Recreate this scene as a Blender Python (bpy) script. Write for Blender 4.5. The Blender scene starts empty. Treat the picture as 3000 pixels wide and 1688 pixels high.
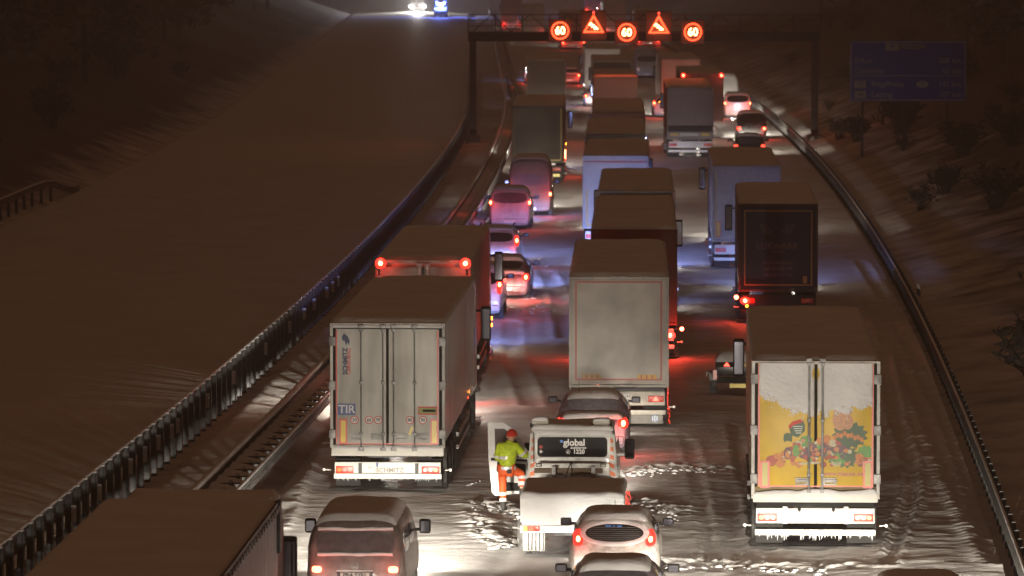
import bpy, bmesh, math, random
import numpy as np
from mathutils import Vector, Matrix, noise
from mathutils.bvhtree import BVHTree
random.seed(7); np.random.seed(7)
S = bpy.context.scene
COL = S.collection
rad = math.radians

# ------------------------------------------------------------------ camera, night sky, exposure
F_PX, CAM_H, HORIZON = 14200.0, 12.9, -225.0
PITCH = math.atan((844 - HORIZON) / F_PX)
cam = bpy.data.cameras.new('camera'); cam_o = bpy.data.objects.new('camera', cam); COL.objects.link(cam_o)
cam.sensor_width = 36; cam.lens = F_PX / 3000 * 36; cam.clip_start = 1; cam.clip_end = 6000
cam_o.location = (0, 0, CAM_H); cam_o.rotation_euler = (rad(90) - PITCH, 0, 0)
cam.dof.use_dof = True; cam.dof.focus_distance = 108; cam.dof.aperture_fstop = 3.0
S.camera = cam_o
S.world = bpy.data.worlds.new('World'); S.world.use_nodes = True
wn = S.world.node_tree.nodes; wl = S.world.node_tree.links
bg = wn['Background']
# low cloud glowing with sodium town light: dull orange-brown, a little brighter towards the horizon
bg.inputs[0].default_value = (0.98, 0.45, 0.22, 1); bg.inputs[1].default_value = 0.081
S.view_settings.view_transform = 'Standard'; S.view_settings.look = 'None'
S.view_settings.exposure = 0; S.view_settings.gamma = 1
S.render.engine = 'CYCLES'
S.cycles.use_denoising = True; S.cycles.use_light_tree = True
S.cycles.max_bounces = 6; S.cycles.diffuse_bounces = 2; S.cycles.glossy_bounces = 2
S.cycles.volume_bounces = 0; S.cycles.sample_clamp_indirect = 3; S.cycles.caustics_reflective = False
HAZE = 0.0016

def ray(px, py):
    u, v = (px - 1500) / F_PX, (844 - py) / F_PX
    return Vector((u, math.cos(PITCH) + v * math.sin(PITCH), -math.sin(PITCH) + v * math.cos(PITCH)))
def at_z(px, py, z=0.0):                                  # point of the photograph on the plane of height z
    d = ray(px, py); t = (z - CAM_H) / d.z
    return Vector((d.x * t, d.y * t, z))
def at_d(px, py, D):
    d = ray(px, py); t = D / d.y
    return Vector((d.x * t, D, CAM_H + d.z * t))
def rd(cx, s): return at_z(cx, HORIZON + CAM_H * s, 0)    # ground point where one metre measures s pixels

def xc(D):                                                # the motorway's gentle bend to the left
    D = np.asarray(D, float)
    a = 0.056 * (D - 100) - 0.00012 * (D - 100) ** 2
    e = 0.056 * 240 - 0.00012 * 240 ** 2
    return np.where(D < 340, a, e - 0.008 * (D - 340))
def head(D): return max(-.008, 0.043 - 0.00017 * (D - 100))

# ------------------------------------------------------------------ noise for ground sheets
def vnoise(x, y, seed=0):
    xi = np.floor(x).astype(np.int64); yi = np.floor(y).astype(np.int64)
    fx = x - xi; fy = y - yi
    fx = fx * fx * (3 - 2 * fx); fy = fy * fy * (3 - 2 * fy)
    def h(a, b):
        n = (a * 374761393 + b * 668265263 + seed * 974634777) & 0x7fffffff
        n = ((n ^ (n >> 13)) * 1274126177) & 0x7fffffff
        return ((n ^ (n >> 16)) & 0xffff) / 65535.0
    return (h(xi, yi) * (1 - fx) + h(xi + 1, yi) * fx) * (1 - fy) + (h(xi, yi + 1) * (1 - fx) + h(xi + 1, yi + 1) * fx) * fy
def fbm(x, y, o=4, seed=0):
    r = 0; a = .5
    for i in range(o): r = r + a * (vnoise(x * 2 ** i, y * 2 ** i, seed + i) - .5); a *= .55
    return r

# ------------------------------------------------------------------ materials
MATS = {}
def mat(name, col, rough=.55, metal=0., var=0., vscale=6., bump=0., bscale=20., emit=None, es=0., trans=0., stretch=(1, 1, 1), dirt=None, coat=0.):
    if name in MATS: return MATS[name]
    m = bpy.data.materials.new(name); m.use_nodes = True; nt = m.node_tree; N = nt.nodes; L = nt.links
    b = N['Principled BSDF']
    b.inputs['Base Color'].default_value = (*col, 1); b.inputs['Roughness'].default_value = rough
    b.inputs['Metallic'].default_value = metal; b.inputs['Coat Weight'].default_value = coat
    if trans: b.inputs['Transmission Weight'].default_value = trans
    if emit: b.inputs['Emission Color'].default_value = (*emit, 1); b.inputs['Emission Strength'].default_value = es
    if var or bump or dirt:
        tc = N.new('ShaderNodeTexCoord'); mp = N.new('ShaderNodeMapping'); mp.inputs['Scale'].default_value = stretch
        L.new(tc.outputs['Object'], mp.inputs[0])
    if var or dirt:
        nz = N.new('ShaderNodeTexNoise'); nz.inputs['Scale'].default_value = vscale; nz.inputs['Detail'].default_value = 6
        L.new(mp.outputs[0], nz.inputs[0])
        rp = N.new('ShaderNodeMapRange'); rp.inputs[1].default_value = .35; rp.inputs[2].default_value = .68
        L.new(nz.outputs[0], rp.inputs[0])
        mx = N.new('ShaderNodeMix'); mx.data_type = 'RGBA'
        mx.inputs[6].default_value = (*col, 1)
        mx.inputs[7].default_value = (*(dirt or [c * (1 - var) for c in col]), 1)
        L.new(rp.outputs[0], mx.inputs[0]); L.new(mx.outputs[2], b.inputs['Base Color'])
    if bump:
        n2 = N.new('ShaderNodeTexNoise'); n2.inputs['Scale'].default_value = bscale; n2.inputs['Detail'].default_value = 5
        L.new(mp.outputs[0], n2.inputs[0])
        bp = N.new('ShaderNodeBump'); bp.inputs['Strength'].default_value = 1; bp.inputs['Distance'].default_value = bump
        L.new(n2.outputs[0], bp.inputs['Height']); L.new(bp.outputs[0], b.inputs['Normal'])
    MATS[name] = m
    return m
SNOW = mat('snow', (.80, .80, .82), .6, var=.14, vscale=1.1, bump=.02, bscale=7)
ROADSNOW = mat('road_snow', (.72, .71, .71), .62, var=.22, vscale=.9, bump=.016, bscale=5.5, stretch=(.8, 1.2, 1))
SLOPE = mat('verge_snow_plain', (.62, .60, .58), .8, var=.3, vscale=.8, bump=.05, bscale=2)
BANK = mat('bank_scrub', (.30, .27, .24), .9, var=.8, vscale=.22, bump=.2, bscale=1.2, dirt=(.05, .04, .03))
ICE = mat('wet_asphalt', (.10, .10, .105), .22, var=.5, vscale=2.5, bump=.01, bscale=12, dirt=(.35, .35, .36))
WHITEBOX = mat('white_panel', (.62, .61, .57), .45, var=.4, vscale=1.3, stretch=(2, 2, .35), bump=.002, bscale=30)
SIDEWHITE = mat('white_side_panel', (.66, .65, .66), .4, var=.25, vscale=1.2, stretch=(1, 1.5, .5))
GREYBOX = mat('grey_tarp', (.46, .43, .38), .6, var=.25, vscale=1.1, bump=.01, bscale=3)
DARKTARP = mat('dark_tarp', (.07, .055, .05), .6, var=.4, vscale=1, bump=.01, bscale=3)
REDTARP = mat('maroon_tarp', (.15, .05, .04), .6, var=.4, vscale=1)
NAVYTARP = mat('navy_tarp', (.018, .02, .10), .5, var=.4, vscale=1, bump=.008, bscale=3)
YELLOW = mat('yellow_print', (.72, .47, .02), .42, var=.2, vscale=1.4)
DARKM = mat('dark_metal', (.03, .03, .033), .5, metal=.2, var=.4)
RUBBER = mat('rubber', (.02, .02, .02), .8, var=.3, dirt=(.12, .12, .12))
STEEL = mat('galvanised_steel', (.30, .30, .30), .5, metal=.5, var=.5, vscale=4)
DULL = mat('dull_steel_rail', (.16, .155, .15), .6, metal=.2, var=.5, vscale=3)
mat('mirror', (.16, .16, .19), .05, metal=1)
RAILM = mat('snow_dusted_rail', (.24, .235, .23), .75, var=.6, vscale=2.5, dirt=(.10, .10, .10))
VERGE = mat('dark_verge_rail', (.07, .068, .066), .97, var=.5, vscale=2)
SNOWYSTEEL = mat('frosted_steel', (.5, .5, .5), .55, metal=.3, var=.5, vscale=3, dirt=(.16, .15, .15))
POSTM = mat('dark_post_steel', (.03, .03, .032), .6, metal=.1, var=.6, vscale=5, dirt=(.10, .10, .105))
WHITE = mat('white_paint', (.78, .78, .75), .35, var=.15, vscale=5, coat=.3)
BUMPERW = mat('snowy_white_bumper', (.80, .79, .74), .5, var=.15, vscale=3, bump=.006, bscale=14)
GLASS = mat('dark_glass', (.012, .014, .017), .12, coat=.4)
FROST = mat('frosted_glass', (.12, .11, .12), .55, var=.5, vscale=7, bump=.004, bscale=30)
REDREFL = mat('red_reflective', (.65, .05, .03), .35)
YELREFL = mat('yellow_reflective', (.78, .55, .03), .35)
ORANGE = mat('orange_hatch', (.85, .16, .02), .4)
BLACK = mat('black_plastic', (.015, .015, .015), .85)
BLUE = mat('blue_plate', (.02, .06, .25), .4)
WHITEPRINT = mat('white_print', (.8, .8, .8), .5)
REDPRINT = mat('red_print', (.6, .04, .03), .5)
NAVYPRINT = mat('navy_print', (.03, .04, .12), .5)
REDLENS = mat('red_lens', (.7, .05, .04), .2)
AMBERLENS = mat('amber_lens', (.8, .3, .03), .2)
TAIL = mat('lit_brake_lens', (.5, .02, .01), .3, emit=(1, .10, .035), es=45)
GLOW = mat('red_lens_and_halo', (.5, .02, .01), .3, emit=(1, .035, .02), es=2.2)  # lit red lenses, and wide discs that paint a halo round lamps
TAILDIM = mat('lit_tail_lens', (.5, .02, .01), .3, emit=(1, .06, .03), es=5)
AMBERLIT = mat('lit_amber_lens', (.5, .2, .01), .3, emit=(1, .34, .03), es=8)
HEADLIT = mat('lit_headlamp', (.8, .8, .8), .2, emit=(1, .93, .8), es=60)
BLUELIT = mat('lit_blue_beacon', (.1, .1, .8), .2, emit=(.12, .2, 1), es=30)
SIGNRED = mat('lit_sign_red', (.5, .05, .02), .3, emit=(1, .055, .016), es=8)
SIGNWHITE = mat('lit_sign_glyph', (.8, .6, .4), .3, emit=(1, .42, .15), es=13)

# ------------------------------------------------------------------ mesh building
class MB:
    def __init__(s): s.v = []; s.f = []; s.m = []
    def add(s, vs, fs, m=0):
        o = len(s.v); s.v += [tuple(v) for v in vs]; s.f += [tuple(i + o for i in f) for f in fs]; s.m += [m] * len(fs); return s
    def box(s, x0, x1, y0, y1, z0, z1, m=0):
        vs = [(x, y, z) for z in (z0, z1) for y in (y0, y1) for x in (x0, x1)]
        return s.add(vs, [(0, 2, 3, 1), (4, 5, 7, 6), (0, 1, 5, 4), (2, 6, 7, 3), (0, 4, 6, 2), (1, 3, 7, 5)], m)
    def cyl(s, a, b, r, r2=None, n=10, m=0):
        a, b = Vector(a), Vector(b); r2 = r if r2 is None else r2
        q = (b - a).to_track_quat('Z', 'Y'); vs = []
        for p, rr in ((a, r), (b, r2)):
            for i in range(n):
                t = 2 * math.pi * i / n; vs.append(p + q @ Vector((rr * math.cos(t), rr * math.sin(t), 0)))
        fs = [(i, (i + 1) % n, n + (i + 1) % n, n + i) for i in range(n)] + [tuple(range(n))[::-1], tuple(range(n, 2 * n))]
        return s.add(vs, fs, m)
    def poly_y(s, pts, y0, y1, m=0):                       # polygon in XZ given a thickness along Y
        n = len(pts); vs = [(x, y0, z) for x, z in pts] + [(x, y1, z) for x, z in pts]
        return s.add(vs, [tuple(range(n)), tuple(range(2 * n - 1, n - 1, -1))] + [(i, i + n, (i + 1) % n + n, (i + 1) % n) for i in range(n)], m)
    def poly_x(s, pts, x0, x1, m=0):                       # polygon in YZ given a thickness along X
        n = len(pts); vs = [(x0, y, z) for y, z in pts] + [(x1, y, z) for y, z in pts]
        return s.add(vs, [tuple(range(n)), tuple(range(2 * n - 1, n - 1, -1))] + [(i, i + n, (i + 1) % n + n, (i + 1) % n) for i in range(n)], m)
    def disc(s, x, z, r, y, n=20, m=0, ry=None, th=.004):
        return s.poly_y([(x + r * math.cos(2 * math.pi * i / n), z + (ry or r) * math.sin(2 * math.pi * i / n)) for i in range(n)], y, y + th, m)
    def mesh(s, name, mats, bevel=0, seg=2, smooth=False):
        me = bpy.data.meshes.new(name); me.from_pydata(s.v, [], s.f)
        for m in (mats if isinstance(mats, (list, tuple)) else [mats]): me.materials.append(m)
        me.polygons.foreach_set('material_index', s.m)
        bm = bmesh.new(); bm.from_mesh(me)
        bmesh.ops.recalc_face_normals(bm, faces=bm.faces)
        if bevel:
            es = [e for e in bm.edges if len(e.link_faces) == 2 and e.calc_face_angle(0) > .6]
            bmesh.ops.bevel(bm, geom=es, offset=bevel, segments=seg, affect='EDGES', profile=.6, clamp_overlap=True)
        bm.to_mesh(me); bm.free()
        if smooth or bevel: me.shade_smooth()
        if bevel or smooth:
            try: me.set_sharp_from_angle(angle=rad(38))
            except Exception: pass
        return me
def link(name, me, parent=None, loc=None, rot=None, **pr):
    o = bpy.data.objects.new(name, me); COL.objects.link(o)
    if parent: o.parent = parent
    if loc is not None: o.location = loc
    if rot is not None: o.rotation_euler = rot
    for k, v in pr.items(): o[k] = v
    return o
def part(name, mb, mats, parent, bevel=0, **pr):
    return link(name, mb.mesh(name, mats, bevel=bevel), parent, **pr)
def empty(name, loc, rz, label, cat, group=None, kind=None):
    o = bpy.data.objects.new(name, None); COL.objects.link(o); o.location = loc; o.rotation_euler = (0, 0, rz)
    o['label'] = label; o['category'] = cat
    if group: o['group'] = group
    if kind: o['kind'] = kind
    return o
TXT = {}
def text_mesh(t, size, m, bold=0.0, align='CENTER', th=.002):
    k = (t, size, m.name, bold, align)
    if k in TXT: return TXT[k]
    c = bpy.data.curves.new('lettering', 'FONT'); c.body = t; c.size = size; c.align_x = align; c.align_y = 'CENTER'
    c.offset = bold; c.extrude = th; c.resolution_u = 3
    o = bpy.data.objects.new('lettering', c)
    me = bpy.data.meshes.new_from_object(o); bpy.data.objects.remove(o)
    me.name = 'lettering'; me.materials.clear(); me.materials.append(m); TXT[k] = me
    return me
def text(t, x, y, z, size, m, parent, bold=.0, align='CENTER', rot=0., sx=1., italic=0.):
    o = link('lettering', text_mesh(t, size, m, bold, align), parent, (x, y, z), (rad(90), rot, 0))
    o.scale = (sx, 1, 1)
    return o
def copy_tree(o, parent=None):
    c = o.copy(); COL.objects.link(c); c.parent = parent
    for ch in o.children: copy_tree(ch, c)
    return c
def smoothstep(a, b, t):
    t = min(1, max(0, (t - a) / (b - a))); return t * t * (3 - 2 * t)
def slab(x0, x1, y0, y1, z, th, nx, ny, seed=0, rough=.03, side=.12):   # a bed of lying snow with a soft rim
    vs = []; fs = []
    for j in range(ny + 1):
        v = j / ny
        v = .5 - .5 * math.cos(math.pi * v) if ny < 30 else v
        for i in range(nx + 1):
            u = i / nx; u = .5 - .5 * math.cos(math.pi * u)
            x = x0 + (x1 - x0) * u; y = y0 + (y1 - y0) * v
            dx = min(u, 1 - u) * (x1 - x0); dy = min(v, 1 - v) * (y1 - y0)
            e = min(1, math.sqrt(max(0, 1 - (1 - min(1, dx / side)) ** 2))) * min(1, math.sqrt(max(0, 1 - (1 - min(1, dy / side)) ** 2)))
            n = noise.noise(Vector((x * 1.7 + seed * 7.3, y * 1.1, seed))) * rough + noise.noise(Vector((x * 5 + seed, y * 4, 3))) * rough * .35
            vs.append((x + (noise.noise(Vector((y * 3, seed, x))) * .02 if dx == 0 else 0), y, z + (th + n) * e if e > 0 else z - .02))
    w = nx + 1
    for j in range(ny):
        for i in range(nx): a = j * w + i; fs.append((a, a + 1, a + w + 1, a + w))
    b = MB(); b.add(vs, fs); return b
def snowpart(name, b, parent, m=None):
    me = b.mesh(name, m or SNOW, smooth=False); me.shade_smooth()
    return link(name, me, parent)
def lamp(kind, parent, loc, power, col, size=.06, cone=90, blend=1., dip=2., yaw=0.):
    l = bpy.data.lights.new('lamp', kind); l.energy = power; l.color = col; l.shadow_soft_size = size
    if kind == 'SPOT': l.spot_size = rad(cone); l.spot_blend = blend
    o = bpy.data.objects.new('lamp', l); COL.objects.link(o); o.parent = parent; o.location = loc
    if kind == 'SPOT': o.rotation_euler = (rad(90 - dip), 0, rad(yaw))
    return o
WARM, COLD, HALO = (1, .9, .74), (.30, .40, 1.0), (1, .90, .74)
RED = (1, .05, .03)
def beam_nodes(l, col, spread):
    # a dipped headlamp's beam: full just under the horizontal cut-off, weak above it, fading to the sides
    l.use_nodes = True; nt = l.node_tree; N = nt.nodes; L = nt.links
    em = N['Emission']; tc = N.new('ShaderNodeTexCoord'); sp = N.new('ShaderNodeSeparateXYZ'); L.new(tc.outputs['Normal'], sp.inputs[0])
    ab = N.new('ShaderNodeMath'); ab.operation = 'ABSOLUTE'; L.new(sp.outputs['Z'], ab.inputs[0])
    mz = N.new('ShaderNodeMath'); mz.operation = 'MAXIMUM'; mz.inputs[1].default_value = .02; L.new(ab.outputs[0], mz.inputs[0])
    def div(o):
        d = N.new('ShaderNodeMath'); d.operation = 'DIVIDE'; L.new(o, d.inputs[0]); L.new(mz.outputs[0], d.inputs[1]); return d.outputs[0]
    vy, hx = div(sp.outputs['Y']), div(sp.outputs['X'])
    r = N.new('ShaderNodeValToRGB'); cr = r.color_ramp; cr.interpolation = 'LINEAR'
    mp = N.new('ShaderNodeMapRange'); mp.inputs[1].default_value = -.5; mp.inputs[2].default_value = .5; L.new(vy, mp.inputs[0]); L.new(mp.outputs[0], r.inputs[0])
    pts = [(-.5, .02), (-.16, .38), (-.07, 1.0), (.002, .52), (.022, .24), (.05, .12), (.12, .08), (.24, .05), (.5, .006)]
    while len(cr.elements) < len(pts): cr.elements.new(.5)
    for e, (v, a) in zip(cr.elements, pts): e.position = v + .5; e.color = (a, a, a, 1)
    h2 = N.new('ShaderNodeMath'); h2.operation = 'MULTIPLY'; L.new(hx, h2.inputs[0]); L.new(hx, h2.inputs[1])
    h3 = N.new('ShaderNodeMath'); h3.operation = 'MULTIPLY_ADD'; h3.inputs[1].default_value = spread; h3.inputs[2].default_value = 1; L.new(h2.outputs[0], h3.inputs[0])
    h4 = N.new('ShaderNodeMath'); h4.operation = 'DIVIDE'; h4.inputs[0].default_value = 1; L.new(h3.outputs[0], h4.inputs[1])
    m = N.new('ShaderNodeMath'); m.operation = 'MULTIPLY'; L.new(r.outputs[0], m.inputs[0]); L.new(h4.outputs[0], m.inputs[1])
    L.new(m.outputs[0], em.inputs['Strength'])
def headlamps(root, y, w, z, power=2000, col=WARM, dip=0, yaw=0, spread=5.):
    for sx in (-1, 1):
        o = lamp('SPOT', root, (sx * w, y, z), power * 1.7, col, .07, 170, .15, dip, yaw); beam_nodes(o.data, col, spread)

# ------------------------------------------------------------------ ground
def sheet(name, offs, Ds, zfun, m, kind='structure', **pr):
    O, D = np.meshgrid(np.asarray(offs, float), np.asarray(Ds, float))
    X = O + xc(D); Z = zfun(O, D, X)
    V = np.stack([X, D, Z], -1).reshape(-1, 3)
    w = O.shape[1]; h = O.shape[0]
    a = (np.arange(h - 1)[:, None] * w + np.arange(w - 1)[None]).ravel()
    Fc = np.stack([a, a + 1, a + w + 1, a + w], -1)
    me = bpy.data.meshes.new(name); me.vertices.add(len(V)); me.vertices.foreach_set('co', V.ravel())
    me.loops.add(Fc.size); me.polygons.add(len(Fc)); me.loops.foreach_set('vertex_index', Fc.ravel())
    me.polygons.foreach_set('loop_start', np.arange(len(Fc)) * 4); me.update(calc_edges=True); me.validate()
    me.materials.append(m); me.shade_smooth()
    return link(name, me, kind=kind, **pr)
TROD = [[(1385, 1490), (1440, 1480), (1500, 1500), (1530, 1510)], [(1395, 1515), (1420, 1550), (1410, 1580), (1440, 1590), (1490, 1605)], [(1840, 1480), (1900, 1480), (1960, 1500), (1975, 1510)], [(1815, 1392), (1900, 1380), (2000, 1372), (2105, 1382)], [(1940, 1662), (2100, 1660), (2250, 1668), (2480, 1672)], [(1500, 850), (1560, 870)], [(1510, 770), (1600, 785)], [(1500, 915), (1600, 905)], [(2440, 1295), (2560, 1290)], [(2640, 1085), (2700, 1110)]]
RUTS = [  # (photo points, half width m, depth)
    ([(2590, 1010), (2600, 1120), (2625, 1250), (2668, 1380), (2672, 1470), (2630, 1600), (2600, 1680)], .16, .05),
    ([(2560, 900), (2640, 1040), (2735, 1230), (2800, 1390), (2880, 1540), (2950, 1680)], .35, .05),
    ([(2520, 780), (2620, 930), (2700, 1100), (2790, 1280), (2850, 1440), (2900, 1600)], .2, .035),
    ([(985, 1230), (900, 1330), (850, 1440), (800, 1560)], .22, .035),
    ([(940, 1220), (800, 1330), (720, 1420), (640, 1500)], .22, .03),
    ([(2020, 1300), (2040, 1400), (2060, 1520), (2090, 1688)], .16, .02),
    ([(2150, 1250), (2180, 1400), (2230, 1560), (2280, 1688)], .16, .02),
    ([(1660, 1000), (1640, 880), (1600, 800)], .25, .04),
    ([(1560, 1200), (1500, 1050), (1500, 950)], .25, .03)]
def poly_dist(X, Y, pts):
    d = np.full(X.shape, 1e9)
    for (ax, ay), (bx, by) in zip(pts[:-1], pts[1:]):
        vx, vy = bx - ax, by - ay; L2 = vx * vx + vy * vy
        t = np.clip(((X - ax) * vx + (Y - ay) * vy) / L2, 0, 1)
        d = np.minimum(d, np.hypot(X - ax - t * vx, Y - ay - t * vy))
    return d
def road_z(O, D, X):
    n = fbm(X * 1.6, D * 2.8, 3, 1) * .026 + fbm(X * 5.2, D * 6.8, 2, 5) * .009 + fbm(X * .35, D * .3, 3, 9) * .07
    edge = np.clip((O - 6.3) / 2.5, 0, 1)                         # deeper, rougher snow on the hard shoulder
    n = n * (1 + .35 * edge) + edge * .10
    n = n + .03 * np.maximum(0, vnoise(X * 1.2, D * 1.6, 21) - .62) * 4 * (.1 + .35 * edge)
    lane = np.full(X.shape, 0.)
    for c in (-4.1, -2.3, .0, 1.75, 4.6, 6.35):
        lane = lane - .03 * np.exp(-((O - c + .25 * (vnoise(D * .05, D * 0, 31) - .5)) / .24) ** 2)
    n = n + lane * (.5 + vnoise(D * .13, O * .1, 33))
    for pts, hw, dep in RUTS:
        w = [tuple(at_z(px, py, 0).xy) for px, py in pts]
        d = poly_dist(X, D, w) + (vnoise(X * 6, D * 6, 41) - .5) * .08
        n = n - dep * np.exp(-(d / hw) ** 4) + dep * .9 * np.exp(-((d - hw * 1.5) / (hw * .45)) ** 2) * (.4 + 1.2 * vnoise(X * 3.5, D * 7, 43))
    for pts in TROD:
        d = poly_dist(X, D, [tuple(at_z(px, py, 0).xy) for px, py in pts])
        k = np.exp(-(d / .42) ** 2); q = vnoise(X * 5.5, D * 4.5, 47)
        n = n + k * ((vnoise(X * 9, D * 8, 48) - .5) * .13 - .07 * np.clip((q - .55) * 5, 0, 1) + .03)
    # long low drift ridges thrown up beside the barrier
    n = n + .10 * np.exp(-((O + 5.4) / .35) ** 2) * (.5 + vnoise(X * 2, D * 1.3, 51))
    return n + .09
nearD = np.concatenate([np.arange(56, 84, .3), np.arange(84, 128, .085), np.arange(128, 200, .22), np.arange(200, 420, .6), np.arange(420, 900, 4)])
sheet('road', np.arange(-5.75, 10.0, .085), nearD, road_z, ROADSNOW)
def land_z(O, D, X):
    z = -.12 + 0 * O
    z = z + np.where(O > 10.6, np.clip(O - 10.6, 0, 40) * .34 * np.clip((D - 70) / 160, .12, 1), 0)
    z = z + np.where(O < -26.5, np.clip(-26.5 - O, 0, 60) * .38, 0)
    z = z + np.where(np.abs(O + 7.6) < 1.3, .12, 0) * 1.0
    und = fbm(X * .16, D * .12, 4, 61) * 1.1 + fbm(X * .9, D * .8, 3, 66) * .22
    z = z + und * np.clip(np.maximum(O - 11.5, -27 - O) / 6, 0, 1)
    z = z + fbm(X * 1.2, D * 1.1, 2, 71) * .05
    z = np.where((O > -5.6) & (O < 9.8), -.2, z)
    z = np.where(O < -9.6, np.where(O > -26.4, -.1, z), z)
    return z
lo = np.concatenate([np.arange(-160, -60, 8), np.arange(-60, -26, 1.2), np.arange(-26, -9, 1.0), np.arange(-9, -5.2, .25), np.arange(-5, 9.6, 1.6), np.arange(9.7, 16, .3), np.arange(16, 60, 1.1), np.arange(60, 200, 8)])
ld = np.concatenate([np.arange(30, 200, .9), np.arange(200, 420, 1.8), np.arange(420, 1000, 8), np.arange(1000, 2600, 60)])
gm = bpy.data.materials.new('snowy_ground'); gm.use_nodes = True; gN = gm.node_tree.nodes; gL = gm.node_tree.links
at = gN.new('ShaderNodeAttribute'); at.attribute_name = 'scrub'; gtc = gN.new('ShaderNodeTexCoord')
gn = gN.new('ShaderNodeTexNoise'); gn.inputs['Scale'].default_value = .5; gn.inputs['Detail'].default_value = 8; gL.new(gtc.outputs['Object'], gn.inputs[0])
g1 = gN.new('ShaderNodeMath'); g1.operation = 'MULTIPLY_ADD'; g1.inputs[1].default_value = 2.2; g1.inputs[2].default_value = -1.05; gL.new(gn.outputs[0], g1.inputs[0])
g2 = gN.new('ShaderNodeMath'); g2.operation = 'MULTIPLY_ADD'; g2.inputs[1].default_value = 1.3; g2.use_clamp = True; gL.new(at.outputs['Fac'], g2.inputs[0]); gL.new(g1.outputs[0], g2.inputs[2])
gx = gN.new('ShaderNodeMix'); gx.data_type = 'RGBA'; gx.inputs[6].default_value = (.60, .58, .56, 1); gx.inputs[7].default_value = (.055, .042, .03, 1)
gL.new(g2.outputs[0], gx.inputs[0]); gL.new(gx.outputs[2], gN['Principled BSDF'].inputs['Base Color']); gN['Principled BSDF'].inputs['Roughness'].default_value = .85
gb = gN.new('ShaderNodeBump'); gb.inputs['Distance'].default_value = .15; gL.new(gn.outputs[0], gb.inputs['Height']); gL.new(gb.outputs[0], gN['Principled BSDF'].inputs['Normal'])
go = sheet('ground', lo, ld, land_z, gm)
gc = np.zeros(len(go.data.vertices) * 3); go.data.vertices.foreach_get('co', gc); gc = gc.reshape(-1, 3); gO = gc[:, 0] - xc(gc[:, 1])
sc = np.clip((gO - 11.2) / 8, 0, 1) * .95 + np.clip((-26.3 - gO) / 4, 0, 1) * 1.05 + np.clip((gc[:, 1] - 380) / 200, 0, 1) * (np.abs(gO + 8) > 20) * .4
sc = sc * (.75 + .6 * vnoise(gc[:, 0] * .10, gc[:, 1] * .07, 91)) + (fbm(gc[:, 0] * .6, gc[:, 1] * .5, 3, 95)) * .6 * (sc > .02)
aa = go.data.attributes.new('scrub', 'FLOAT', 'POINT'); aa.data.foreach_set('value', np.clip(sc, 0, 1))
sheet('oncoming_road', np.arange(-26.2, -9.5, .3), np.concatenate([np.arange(50, 260, .6), np.arange(260, 1500, 4)]),
      lambda O, D, X: fbm(X * .5, D * .35, 3, 81) * .05 + fbm(X * 2.1, D * 1.7, 2, 83) * .02 + .03, mat('fresh_snow', (.64, .63, .62), .7, var=.12, vscale=.4, bump=.02, bscale=3))

# ------------------------------------------------------------------ guard rails
def strip(name, off, D0, D1, prof, m, parent, step=2.0, closed=True, dz=None, offf=None):
    Ds = np.arange(D0, D1 + step, step); v = []; f = []
    n = len(prof)
    for D in Ds:
        X = float(xc(D)) + off + (offf(D) if offf else 0)
        for (dx, z) in prof: v.append((X + dx, D, z + (dz(D) if dz else 0)))
    for j in range(len(Ds) - 1):
        for i in range(n if closed else n - 1):
            a = j * n + i; b = j * n + (i + 1) % n
            f.append((a, b, b + n, a + n))
    if closed: f += [tuple(range(n)), tuple(range((len(Ds) - 1) * n, len(Ds) * n))]
    b = MB(); b.add(v, f)
    return part(name, b, m, parent)
def wbeam(z, s=1):    # W profile of a crash barrier, facing s
    p = [(0, .155), (.04, .14), (.075, .09), (.04, .03), (.0, 0), (.04, -.03), (.075, -.09), (.04, -.14), (0, -.155)]
    o = [(s * x, z + h) for x, h in p]
    return o + [(s * (x - .012), z + h) for x, h in reversed(p)]
def snowcord(w, z, h): return [(-w, z), (-w * .8, z + h * .7), (-w * .3, z + h), (w * .3, z + h), (w * .8, z + h * .75), (w, z)]
post_me = {}
def posts(parent, off, D0, D1, pitch, w, d, z0, z1, m, me_key, dzf=None, offf=None, cap=True, tilt=0):
    if me_key not in post_me:
        b = MB(); b.box(-w / 2, w / 2, -d / 2, d / 2, z0, z1 - .02)
        # sigma shaped web: flange edges stand proud
        b.box(-w / 2 - .012, -w / 2, -d * .8, d * .8, z0, z1 - .03); b.box(w / 2, w / 2 + .012, -d * .8, d * .8, z0, z1 - .03)
        c = MB(); c.box(-w / 2 - .005, w / 2 + .005, -d * .6, d * .6, z1 - .02, z1 + .018)
        post_me[me_key] = (b.mesh('post', m), c.mesh('snow_cap', SNOW, bevel=.02, seg=1))
    D = D0; k = 0; rnd = random.Random(off * 10)
    while D < D1 and k < 298:
        h = (float(xc(D + 1)) - float(xc(D - 1))) / 2
        o = link('post', post_me[me_key][0], parent, (float(xc(D)) + off + (offf(D) if offf else 0), D, (dzf(D) if dzf else 0)), (rnd.uniform(-.01, .01), rnd.uniform(-.012, .012), -math.atan(h)))
        if cap and D < 210: link('snow_cap', post_me[me_key][1], o)
        D += pitch; k += 1
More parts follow.
